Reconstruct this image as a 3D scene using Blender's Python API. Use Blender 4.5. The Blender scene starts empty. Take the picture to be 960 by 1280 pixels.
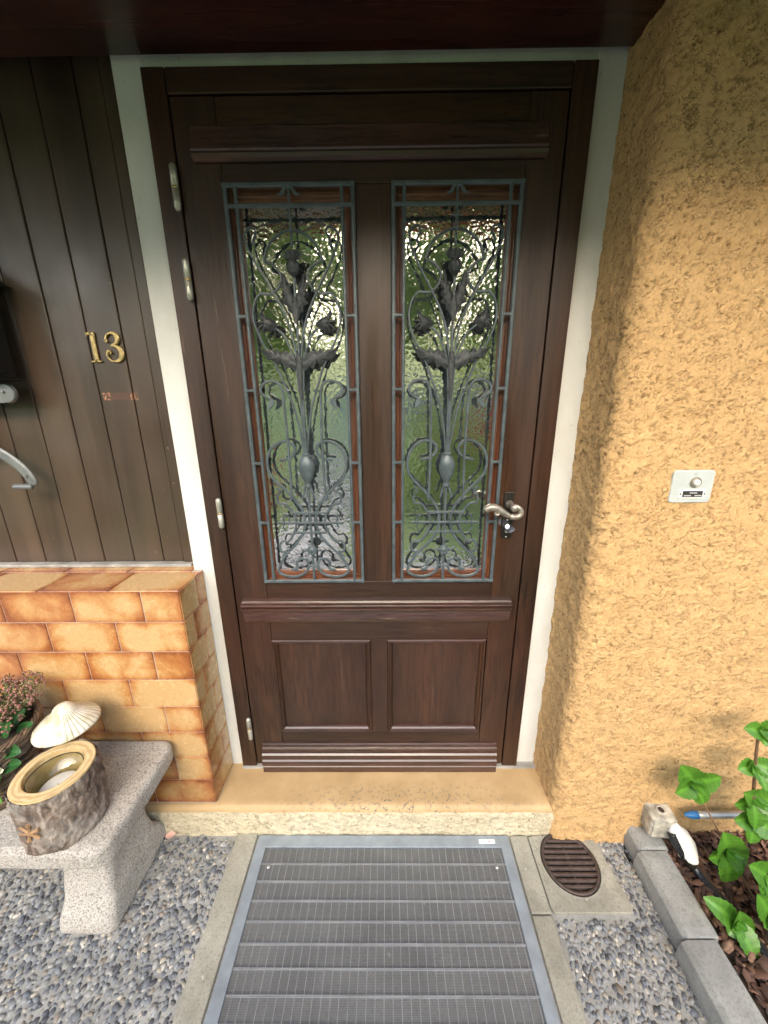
import bpy, bmesh, math, random
import numpy as np
from mathutils import Vector, Matrix, noise
rad = math.radians
rng = random.Random(7)
nr = np.random.RandomState(11)
S = bpy.context.scene
COL = S.collection

# ------------------------------------------------------------------ camera
cam = bpy.data.cameras.new('camera'); co = bpy.data.objects.new('camera', cam); COL.objects.link(co)
cam.sensor_fit = 'VERTICAL'; cam.sensor_height = 24; cam.lens = 459.18 / 1280 * 24
cam.clip_start = .02; cam.clip_end = 500
P_, Y_, R_ = 2.79919647e-01, -8.78570288e-03, -8.62390161e-03
fw = Vector((math.sin(Y_)*math.cos(P_), math.cos(Y_)*math.cos(P_), -math.sin(P_)))
r0 = Vector((math.cos(Y_), -math.sin(Y_), 0)); u0 = r0.cross(fw)
r1 = math.cos(R_)*r0 + math.sin(R_)*u0; u1 = -math.sin(R_)*r0 + math.cos(R_)*u0
m = Matrix.Identity(4)
for i in range(3):
    m[i][0] = r1[i]; m[i][1] = u1[i]; m[i][2] = -fw[i]
m.translation = Vector((.03647, -1.09228, 1.3367)); co.matrix_world = m
S.camera = co

# ------------------------------------------------------------------ light
SUN_EL, SUN_AZ = rad(28), rad(182)          # azimuth measured clockwise from +y
w = bpy.data.worlds.new('World'); S.world = w; w.use_nodes = True
nt = w.node_tree; bg = nt.nodes['Background']
sky = nt.nodes.new('ShaderNodeTexSky'); sky.sky_type = 'NISHITA'; sky.sun_disc = False
sky.sun_elevation = SUN_EL; sky.sun_rotation = SUN_AZ; sky.air_density = 1.0; sky.dust_density = 4.0; sky.ozone_density = .6
nt.links.new(sky.outputs[0], bg.inputs[0]); bg.inputs[1].default_value = .15
sd = bpy.data.lights.new('sun', 'SUN'); sd.energy = 1.35; sd.angle = rad(70); sd.color = (1, .96, .9)
so = bpy.data.objects.new('sun', sd); COL.objects.link(so)
sdir = Vector((math.sin(SUN_AZ)*math.cos(SUN_EL), math.cos(SUN_AZ)*math.cos(SUN_EL), math.sin(SUN_EL)))
so.rotation_euler = sdir.to_track_quat('Z', 'Y').to_euler(); so.location = sdir*20
S.view_settings.view_transform = 'Standard'; S.view_settings.look = 'None'
S.view_settings.exposure = 1.85; S.view_settings.gamma = 1; S.view_settings.use_curve_mapping = False
S.render.engine = 'CYCLES'; S.cycles.max_bounces = 8

# ------------------------------------------------------------------ materials
class NB:
    def __init__(s, name, rough=.5, metal=0, coat=0, spec=.5):
        s.m = bpy.data.materials.new(name); s.m.use_nodes = True
        s.t = s.m.node_tree; s.b = s.t.nodes['Principled BSDF']
        s.b.inputs['Roughness'].default_value = rough; s.b.inputs['Metallic'].default_value = metal
        s.b.inputs['Coat Weight'].default_value = coat; s.b.inputs['Specular IOR Level'].default_value = spec
        s._co = {}
    def n(s, typ, **kw):
        x = s.t.nodes.new('ShaderNode'+typ)
        for k, v in kw.items():
            if k.startswith('i_'):
                x.inputs[k[2:].replace('_', ' ')].default_value = v
            else: setattr(x, k, v)
        return x
    def link(s, a, b): s.t.links.new(a, b)
    def coord(s, scale=(1, 1, 1), rot=(0, 0, 0), kind='Object'):
        key = (scale, rot, kind)
        if key not in s._co:
            tc = s.n('TexCoord'); mp = s.n('Mapping'); mp.inputs['Scale'].default_value = scale; mp.inputs['Rotation'].default_value = rot
            s.link(tc.outputs[kind], mp.inputs[0]); s._co[key] = mp.outputs[0]
        return s._co[key]
    def noise(s, scale=5, detail=4, rough=.5, dist=0, vscale=(1, 1, 1), rot=(0, 0, 0), out=0):
        x = s.n('TexNoise'); x.inputs['Scale'].default_value = scale; x.inputs['Detail'].default_value = detail
        x.inputs['Roughness'].default_value = rough; x.inputs['Distortion'].default_value = dist
        s.link(s.coord(vscale, rot), x.inputs['Vector']); return x.outputs[out]
    def vor(s, scale=5, feature='F1', vscale=(1, 1, 1), out='Distance'):
        x = s.n('TexVoronoi', feature=feature); x.inputs['Scale'].default_value = scale
        s.link(s.coord(vscale), x.inputs['Vector']); return x.outputs[out]
    def ramp(s, src, stops, interp='LINEAR'):
        x = s.n('ValToRGB'); cr = x.color_ramp; cr.interpolation = interp
        while len(cr.elements) < len(stops): cr.elements.new(.5)
        for e, (p, c) in zip(cr.elements, stops):
            e.position = p; e.color = (c, c, c, 1) if not hasattr(c, '__len__') else (*c, 1)
        s.link(src, x.inputs[0]); return x.outputs[0]
    def mix(s, fac, a, b, mode='MIX'):
        x = s.n('MixRGB', blend_type=mode)
        for i, v in ((0, fac), (1, a), (2, b)):
            if hasattr(v, 'is_linked'): s.link(v, x.inputs[i])
            elif i == 0: x.inputs[0].default_value = v
            else: x.inputs[i].default_value = (*v, 1)
        return x.outputs[0]
    def math(s, op, a, b=0):
        x = s.n('Math', operation=op)
        for i, v in ((0, a), (1, b)):
            if hasattr(v, 'is_linked'): s.link(v, x.inputs[i])
            else: x.inputs[i].default_value = v
        return x.outputs[0]
    def color(s, c):
        if hasattr(c, 'is_linked'): s.link(c, s.b.inputs['Base Color'])
        else: s.b.inputs['Base Color'].default_value = (*c, 1)
        return s
    def rough(s, c): s.link(c, s.b.inputs['Roughness']); return s
    def bump(s, h, strength=.5, dist=.002, prev=None):
        x = s.n('Bump'); x.inputs['Strength'].default_value = strength; x.inputs['Distance'].default_value = dist
        s.link(h, x.inputs['Height'])
        if prev is not None: s.link(prev, x.inputs['Normal'])
        s.link(x.outputs[0], s.b.inputs['Normal']); return x.outputs[0]
    def attr(s, name='Col', out=0):
        x = s.n('Attribute'); x.attribute_name = name; return x.outputs[out]

def plain(name, c, rough=.5, metal=0, var=.12, vs=20, bump=.0, bs=120, coat=0):
    b = NB(name, rough, metal, coat)
    n_ = b.noise(vs, 5, .6)
    lo = tuple(x*(1-var*1.6) for x in c); hi = tuple(min(1, x*(1+var)) for x in c)
    b.color(b.ramp(n_, [(.3, lo), (.7, hi)]))
    b.rough(b.ramp(b.noise(vs*2, 3), [(.2, max(.02, rough-.1)), (.8, min(1, rough+.12))]))
    if bump: b.bump(b.noise(bs, 4, .6), bump, .002)
    return b.m

def wood(name, dark, mid, hi, vs, rough=.38, grain=.35, wear=.0, coat=.15):
    b = NB(name, rough, 0, coat)
    b.b.inputs['Coat Roughness'].default_value = .28
    g = b.noise(9, 8, .62, .4, vs)
    fine = b.noise(120, 6, .7, 0, vs)
    big = b.noise(2.2, 3, .5)
    c = b.ramp(g, [(.3, dark), (.5, mid), (.72, hi)])
    c = b.mix(b.ramp(fine, [(.4, .75), (.55, 0.)]), c, tuple(x*.45 for x in dark))
    c = b.mix(b.ramp(big, [(.35, 0.), (.75, .5)]), c, (mid[0]*1.7, mid[1]*1.0, mid[2]*.8))
    if wear:
        wv = b.noise(70, 4, .7, 0, tuple(x*.6 for x in vs))
        c = b.mix(b.ramp(wv, [(.66, 0.), (.74, wear)]), c, (.22, .16, .12))
    b.color(c)
    b.rough(b.ramp(b.noise(14, 5, .6, 0, vs), [(.3, rough-.12), (.7, rough+.2)]))
    n1 = b.bump(g, grain*.5, .003); b.bump(fine, grain, .0012, n1)
    return b.m

M = {}
D1, D2, D3 = (.014, .0066, .0038), (.034, .0162, .0085), (.068, .031, .015)
M['wood_v'] = wood('door_wood_upright', D1, D2, D3, (1, 1, .07), wear=.2)
M['wood_h'] = wood('door_wood_level', D1, D2, D3, (.07, 1, 1), wear=.25)
M['mould'] = wood('moulding_wood', (.024, .012, .010), (.052, .027, .022), (.09, .052, .043), (.07, 1, 1), rough=.26, wear=.7, coat=.5)  # lighter purple base colour stands in for highlights along the mouldings
M['bead'] = wood('bead_wood', (.05, .019, .009), (.11, .042, .019), (.18, .075, .033), (1, 1, .08), rough=.35)
M['bead_h'] = wood('bead_wood_level', (.05, .019, .009), (.11, .042, .019), (.18, .075, .033), (.08, 1, 1), rough=.35)
M['soffit'] = wood('soffit_varnish', (.02, .007, .006), (.045, .012, .009), (.07, .02, .014), (.06, 1, 1), rough=.22, grain=.2, coat=.6)

def plank_mat():
    b = NB('plank_paint', .36, 0, .25)
    b.b.inputs['Coat Roughness'].default_value = .3
    g = b.noise(10, 6, .6, .3, (1, 1, .09)); big = b.noise(3.2, 4, .55)
    c = b.ramp(g, [(.3, (.030, .018, .012)), (.5, (.055, .035, .024)), (.7, (.085, .055, .038))])
    c = b.mix(b.ramp(big, [(.45, 0.), (.75, .45)]), c, (.06, .057, .036))
    c = b.mix(b.ramp(b.noise(60, 3, .5), [(.73, 0.), (.76, .8)]), c, (.22, .16, .12))
    # old faded patch where a small plate was once fixed
    tc = b.n('TexCoord'); sp = b.n('SeparateXYZ'); b.link(tc.outputs['Object'], sp.inputs[0])
    fx = b.math('LESS_THAN', b.math('ABSOLUTE', b.math('SUBTRACT', sp.outputs[0], .543)), .052)
    fz = b.math('LESS_THAN', b.math('ABSOLUTE', b.math('SUBTRACT', sp.outputs[2], .542)), .0105)
    ends = b.math('GREATER_THAN', b.math('ABSOLUTE', b.math('SUBTRACT', sp.outputs[0], .543)), .03)
    msk = b.math('MULTIPLY', b.math('MULTIPLY', fx, fz), b.ramp(b.noise(110, 4, .7), [(.4, .35), (.55, 1.)]))
    c = b.mix(msk, c, (.085, .035, .022))
    em = b.math('MULTIPLY', b.math('MULTIPLY', b.math('MULTIPLY', fx, fz), ends), b.ramp(b.noise(170, 3, .7), [(.5, 0.), (.56, 1.)]))
    c = b.mix(em, c, (.42, .2, .11))
    b.color(c)
    b.rough(b.ramp(b.noise(7, 4), [(.3, .28), (.75, .5)]))
    n1 = b.bump(g, .25, .002); b.bump(b.noise(250, 3), .15, .0008, n1)
    return b.m
M['plank'] = plank_mat()

def stucco_mat(name, base, dark, fine=1.0):
    b = NB(name, .85)
    c = b.ramp(b.noise(9, 5, .6), [(.3, dark), (.7, base)])
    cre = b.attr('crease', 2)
    c = b.mix(b.math('MULTIPLY', cre, .5), c, (.24, .12, .04))  # shade in the relief creases painted into the colour
    crk = b.ramp(b.noise(62, 3, .55, .9, (1, 1, 1.5)), [(.478, 0.), (.5, 1.), (.522, 0.)])
    crk = b.math('MULTIPLY', crk, b.ramp(b.noise(47, 2, .5, 0, (1.1, 1.1, 1)), [(.46, 0.), (.56, 1.)]))
    c = b.mix(b.math('MULTIPLY', crk, .85), c, (.15, .07, .022))
    c = b.mix(b.ramp(b.noise(260, 3, .6), [(.6, 0.), (.75, .35)]), c, (.3, .18, .07))
    c = b.mix(b.ramp(b.noise(170, 3, .6), [(.56, 0.), (.7, .5)]), c, tuple(min(.85, x*1.35) for x in base))
    b.color(c)
    n0 = b.bump(b.math('SUBTRACT', 1, crk), .8, .003)
    n1 = b.bump(b.noise(75, 6, .7, 1.2), .8*fine, .006, n0)
    b.bump(b.noise(420, 4, .7), .8*fine, .002, n1)
    return b.m
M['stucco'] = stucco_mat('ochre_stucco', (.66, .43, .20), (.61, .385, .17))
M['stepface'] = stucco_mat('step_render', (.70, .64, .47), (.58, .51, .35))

def steptop():
    b = NB('step_paint', .6)
    c = b.ramp(b.noise(7, 6, .6), [(.3, (.40, .27, .13)), (.7, (.54, .38, .2))])
    sp = b.n('SeparateXYZ'); tc = b.n('TexCoord'); b.link(tc.outputs['Object'], sp.inputs[0])
    band = b.ramp(sp.outputs[1], [(0, 1.), (1, 0.)])
    worn = b.ramp(b.noise(70, 6, .75), [(.55, 0.), (.59, 1.)])
    mr = b.n('MapRange'); mr.inputs[1].default_value = .03; mr.inputs[2].default_value = -.045; b.link(sp.outputs[1], mr.inputs[0])
    mx = b.n('MapRange'); mx.inputs[1].default_value = .55; mx.inputs[2].default_value = .1
    b.link(b.math('ABSOLUTE', b.math('SUBTRACT', sp.outputs[0], .38)), mx.inputs[0])
    ms = b.math('MULTIPLY', b.math('MULTIPLY', worn, mr.outputs[0]), mx.outputs[0])
    c = b.mix(ms, c, (.16, .14, .11))
    c = b.mix(b.ramp(b.noise(160, 4, .7), [(.68, 0.), (.73, .6)]), c, (.2, .15, .09))
    b.color(c); b.bump(b.noise(90, 5), .3, .0015)
    return b.m
M['steptop'] = steptop()

def whiteplaster():
    b = NB('white_plaster', .7)
    c = b.ramp(b.noise(6, 5, .6, 0, (1, 1, .4)), [(.3, (.54, .555, .53)), (.7, (.67, .685, .665))])
    c = b.mix(b.ramp(b.noise(80, 4, .6), [(.64, 0.), (.7, .6)]), c, (.42, .38, .3))
    c = b.mix(b.ramp(b.noise(5, 6, .7, 0, (1, 1, .3)), [(.5, 0.), (.7, .35)]), c, (.42, .4, .34))
    b.color(c); b.bump(b.noise(60, 5, .6), .35, .0015)
    return b.m
M['white'] = whiteplaster()

def tile_mat():
    b = NB('glazed_tile', .25, 0, .3)
    b.b.inputs['Coat Roughness'].default_value = .15
    uv = b.n('UVMap'); uv.uv_map = 'UVMap'; sp = b.n('SeparateXYZ'); b.link(uv.outputs[0], sp.inputs[0])
    def edge(o): return b.math('MULTIPLY', b.math('ABSOLUTE', b.math('SUBTRACT', o, .5)), 2)
    e = b.math('MULTIPLY', b.math('ADD', b.math('POWER', edge(sp.outputs[0]), 5), b.math('POWER', edge(sp.outputs[1]), 4)), .6)
    e = b.math('ADD', e, b.math('MULTIPLY', b.math('SUBTRACT', b.noise(11, 6, .62, .5), .5), 2.0))
    e = b.math('ADD', e, b.math('MULTIPLY', b.math('SUBTRACT', b.attr('rnd', 2), .5), .8))
    e = b.math('ADD', e, b.math('MULTIPLY', b.math('SUBTRACT', b.noise(90, 5, .7), .5), .5))
    c = b.ramp(e, [(-.1, (.56, .38, .18)), (.22, (.50, .285, .11)), (.55, (.40, .165, .055)), (.95, (.22, .07, .024))])
    c = b.mix(b.ramp(b.noise(300, 4, .6), [(.4, .3), (.6, 0.)]), c, (.3, .11, .03))
    b.color(c); b.rough(b.ramp(b.noise(40, 4), [(.3, .16), (.8, .36)]))
    b.bump(b.noise(30, 4, .5), .12, .002)
    return b.m
M['tile'] = tile_mat()
M['grout'] = plain('tile_grout', (.42, .34, .29), .9, bump=.3)
M['leadtrim'] = plain('grey_trim', (.33, .32, .3), .6, var=.25, bump=.3)

def concrete(name, c1, c2, spots=(.6, .58, .5)):
    b = NB(name, .85)
    c = b.ramp(b.noise(11, 7, .65), [(.3, c1), (.7, c2)])
    c = b.mix(b.ramp(b.noise(180, 4, .6), [(.35, .5), (.48, 0.)]), c, tuple(x*.5 for x in c1))
    c = b.mix(b.ramp(b.noise(3.5, 7, .7), [(.48, 0.), (.66, .55)]), c, tuple(x*.55 for x in c1))
    c = b.mix(b.ramp(b.noise(33, 3, .5), [(.72, 0.), (.76, .7)]), c, spots)
    b.color(c); n1 = b.bump(b.noise(60, 6, .7), .4, .002); b.bump(b.noise(400, 3), .35, .001, n1)
    return b.m
M['concrete'] = concrete('path_concrete', (.25, .24, .195), (.38, .37, .31))
M['kerb'] = concrete('kerb_concrete', (.24, .245, .235), (.35, .36, .345))
M['mortar'] = concrete('aggregate_mortar', (.24, .24, .225), (.36, .36, .34))

def bench_mat():
    b = NB('granite_cast', .8)
    c = b.ramp(b.noise(6, 5, .6), [(.3, (.38, .36, .32)), (.7, (.52, .50, .455))])
    c = b.mix(b.ramp(b.noise(210, 4, .65), [(.4, .85), (.52, 0.)]), c, (.17, .15, .14))
    c = b.mix(b.ramp(b.noise(260, 3, .6), [(.58, 0.), (.66, .6)]), c, (.72, .69, .64))
    c = b.mix(b.ramp(b.noise(12, 6, .7), [(.55, 0.), (.75, .45)]), c, (.22, .2, .18))
    b.color(c); n1 = b.bump(b.noise(55, 5, .6), .6, .004); b.bump(b.noise(300, 4, .7), .7, .002, n1)
    return b.m
M['bench'] = bench_mat()

def attrmat(name, rough=.5, bs=200, bstr=.3, coat=0, var=.3):
    b = NB(name, rough, 0, coat)
    c = b.mix(b.ramp(b.noise(bs, 4, .6), [(.3, var), (.65, 0.)]), b.attr('Col'), (.03, .03, .03))
    b.color(c); b.bump(b.noise(bs, 4), bstr, .001); return b.m
M['pebble'] = attrmat('river_pebbles', .6)
M['bark'] = attrmat('bark_chips', .8, 160, .8)
M['twig'] = attrmat('woven_twigs', .7, 120, .6)

M['iron'] = None
M['irondark'] = plain('dark_grey_iron', (.05, .057, .062), .5, .3, var=.35, vs=90, bump=.5)  # darker grey iron for leaves and thistle flowers
def iron_mat():
    b = NB('painted_iron', .42, .25)
    c = b.ramp(b.noise(30, 5, .6), [(.3, (.055, .073, .082)), (.7, (.105, .135, .150))])
    c = b.mix(b.ramp(b.noise(150, 4, .7), [(.66, 0.), (.74, .6)]), c, (.2, .21, .2))
    b.color(c); b.bump(b.noise(140, 5, .7), .35, .0015); return b.m
M['iron'] = iron_mat()
M['silver'] = plain('pale_hinge_metal', (.46, .46, .40), .35, .55, bump=.15)
M['brass'] = plain('old_brass', (.50, .38, .17), .38, .75, var=.3, vs=90, bump=.3)
M['nickel'] = plain('worn_nickel', (.36, .33, .28), .42, .7, var=.2, vs=60)
M['black'] = plain('black_iron_plate', (.018, .016, .014), .4, .3)
M['screw'] = plain('screw_steel', (.6, .6, .58), .3, .9)
M['key'] = plain('key_blade', (.4, .47, .6), .25, .9)
M['cyl'] = plain('lock_cylinder', (.75, .72, .66), .28, .7)
M['matframe'] = plain('grey_anodised_frame', (.30, .35, .40), .4, .35, var=.12, bump=.1)
M['matbar'] = plain('galvanised_bar', (.62, .65, .68), .5, .1, var=.15)
M['pit'] = plain('dark_pit', (.035, .037, .042), .9)
M['sticker'] = plain('paper_label', (.75, .75, .74), .6, var=.04)
M['red'] = plain('red_print', (.5, .05, .04), .6)
M['ink'] = plain('label_ink', (.02, .02, .02), .5)
M['inkw'] = plain('label_white', (.45, .45, .45), .5)
M['bell'] = plain('pale_enamel', (.50, .54, .53), .32, .1, var=.04, coat=.2)
M['bellw'] = plain('white_plastic', (.78, .78, .74), .3, var=.05)
M['drain'] = plain('brown_cast_iron', (.085, .062, .055), .5, .35, var=.25, vs=60, bump=.5)
M['soil'] = plain('garden_soil', (.05, .034, .024), .95, var=.4, vs=40, bump=1, bs=80)
M['hose'] = plain('black_hose', (.016, .017, .02), .28, bump=.3)
M['bluehose'] = plain('slate_hose', (.05, .065, .085), .35)
M['bluetip'] = plain('blue_plastic', (.03, .16, .38), .4)
M['alu'] = plain('aluminium_tube', (.5, .52, .53), .38, .6)
M['boxw'] = plain('weathered_cream_plastic', (.45, .42, .35), .6, var=.4, vs=30, bump=.3)
M['foam'] = plain('white_sealing_foam', (.78, .77, .72), .6, var=.06, bump=.6, bs=60)
M['petal'] = plain('pink_petal', (.72, .45, .38), .6)
M['lanternblack'] = plain('lantern_dark_metal', (.014, .013, .012), .4, .3)
M['lanternsteel'] = plain('lantern_grey_steel', (.2, .215, .22), .4, .45, bump=.2)
M['lanternglass'] = plain('lantern_frosted_glass', (.16, .2, .2), .12, var=.1, coat=.5)

def bark_mat():
    b = NB('log_bark', .85)
    vs = (1, 1, .45)
    c = b.ramp(b.noise(26, 7, .7, 1.2, vs), [(.36, (.07, .048, .036)), (.5, (.22, .165, .13)), (.64, (.44, .385, .33))])
    c = b.mix(b.ramp(b.noise(13, 5, .6), [(.5, 0.), (.72, .6)]), c, (.42, .43, .4))
    b.color(c); n1 = b.bump(b.noise(34, 7, .75, 1.5, vs), 1., .008); b.bump(b.noise(160, 4), .5, .002, n1)
    return b.m
M['bark_log'] = bark_mat()
def cutwood():
    b = NB('cut_wood', .6)
    x = b.n('TexWave', wave_type='RINGS', rings_direction='Z'); x.inputs['Scale'].default_value = 26; x.inputs['Distortion'].default_value = 5
    x.inputs['Detail'].default_value = 3
    b.link(b.coord(), x.inputs['Vector'])
    c = b.ramp(x.outputs['Fac'], [(.2, (.50, .36, .17)), (.8, (.64, .50, .28))])
    c = b.mix(b.ramp(b.noise(40, 5, .6), [(.5, 0.), (.75, .6)]), c, (.28, .18, .08))
    b.color(c); b.bump(b.noise(120, 4), .3, .001); return b.m
M['cutwood'] = cutwood()
M['carved'] = plain('carved_raw_wood', (.30, .18, .09), .7, var=.3, vs=70, bump=.4)
M['wax'] = plain('white_wax', (.82, .82, .78), .35, var=.03)
def clearglass():
    b = NB('clear_glass', .03); out = b.t.nodes['Material Output']
    tr = b.n('BsdfTransparent'); gl = b.n('BsdfGlossy'); gl.inputs['Roughness'].default_value = .03; ms = b.n('MixShader')
    tr.inputs[0].default_value = (.95, .97, .93, 1)
    ms.inputs[0].default_value = .08; b.link(tr.outputs[0], ms.inputs[1]); b.link(gl.outputs[0], ms.inputs[2]); b.link(ms.outputs[0], out.inputs[0]); return b.m
M['glass'] = clearglass()
def capmat():
    b = NB('ribbed_white_glaze', .45, 0, .2)
    c = b.ramp(b.noise(22, 5, .6), [(.42, (.74, .73, .65)), (.66, (.42, .38, .2))])
    rr = b.attr('rib', 2)
    c = b.mix(b.math('MULTIPLY', rr, 1.0), c, (.14, .11, .05))
    b.color(c); b.bump(b.noise(90, 4), .2, .001); return b.m
M['cap'] = capmat()

def pane_mat():
    b = NB('hammered_glass', .035, 0, 0, .9)
    b.b.inputs['IOR'].default_value = 4.9
    b.color((.012, .014, .012))  # near-black base colour stands in for the unlit hall behind
    v = b.vor(120, 'SMOOTH_F1')
    n1 = b.bump(v, .10, .004); b.bump(b.noise(26, 2, .5), .12, .004, n1)
    return b.m
M['pane'] = pane_mat()

def leafmat(name, c1, c2, rough=.35, sss=.0):
    b = NB(name, rough)
    c = b.ramp(b.noise(35, 4, .6), [(.3, c1), (.7, c2)])
    c = b.mix(b.math('MULTIPLY', b.attr('vein', 2), .5), c, tuple(min(1, x*1.9) for x in c2))
    b.color(c); b.bump(b.noise(90, 4), .3, .001)
    b.b.inputs['Transmission Weight'].default_value = 0
    tr = b.n('BsdfTranslucent'); b.link(c, tr.inputs[0]); ms = b.n('MixShader'); ms.inputs[0].default_value = .3
    out = b.t.nodes['Material Output']; b.link(b.b.outputs[0], ms.inputs[1]); b.link(tr.outputs[0], ms.inputs[2]); b.link(ms.outputs[0], out.inputs[0])
    return b.m
M['leaf'] = leafmat('hydrangea_leaf', (.045, .145, .014), (.10, .26, .03))
M['leafdark'] = leafmat('glossy_dark_leaf', (.02, .085, .025), (.045, .14, .04), .25)
M['leafolive'] = leafmat('small_olive_leaf', (.06, .08, .02), (.12, .14, .04))
M['stem'] = plain('brown_stem', (.17, .095, .05), .7, bump=.4)
M['greenstem'] = plain('green_stem', (.13, .17, .05), .6)
M['heather'] = plain('pink_heather', (.30, .15, .12), .7, var=.35, vs=120)
M['rose'] = plain('cream_petal', (.72, .72, .55), .5, var=.06)
M['treeleaf'] = leafmat('tree_leaf', (.22, .3, .07), (.42, .5, .16), .5)
M['yewleaf'] = leafmat('conifer_leaf', (.04, .08, .02), (.08, .13, .03), .55)
M['redleaf'] = leafmat('red_blossom', (.3, .03, .03), (.5, .08, .07), .6)
M['trunk'] = plain('tree_bark', (.13, .1, .07), .9, var=.3, bump=.9, bs=30)
def lawn():
    b = NB('lawn_grass', .9)
    c = b.ramp(b.noise(1.2, 6, .65), [(.3, (.26, .36, .09)), (.7, (.48, .55, .22))])
    c = b.mix(b.ramp(b.noise(60, 4, .7), [(.4, .5), (.6, 0.)]), c, (.05, .09, .015))
    b.color(c); b.bump(b.noise(80, 5, .7), 1, .03); return b.m
M['lawn'] = lawn()
def stonewall():
    b = NB('garden_wall_stone', .85)
    v = b.vor(3.2, 'DISTANCE_TO_EDGE', (1, 1, 1.7))
    c = b.ramp(b.vor(3.2, 'F1', (1, 1, 1.7), 'Color'), [(.2, (.26, .24, .2)), (.8, (.42, .39, .33))])
    c = b.mix(b.ramp(v, [(.02, 1.), (.07, 0.)]), c, (.12, .11, .09))
    b.color(c); b.bump(b.ramp(v, [(0, 0.), (.1, 1.)]), .8, .03); return b.m
M['stonewall'] = stonewall()
M['paver'] = plain('pale_paving', (.46, .44, .39), .8, bump=.4)
M['greyboard'] = wood('weathered_boards', (.14, .14, .12), (.22, .22, .19), (.32, .31, .27), (.06, 1, 1), rough=.7)
M['roofwood'] = wood('fascia_wood', (.22, .15, .1), (.32, .22, .15), (.42, .3, .2), (.06, 1, 1), rough=.5)
M['renderwall'] = plain('cream_render', (.6, .55, .45), .9, bump=.5)
M['rooftile'] = plain('clay_roof', (.32, .13, .07), .8, var=.3, bump=.8, bs=30)
M['window'] = plain('far_window', (.03, .04, .05), .08)

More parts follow.
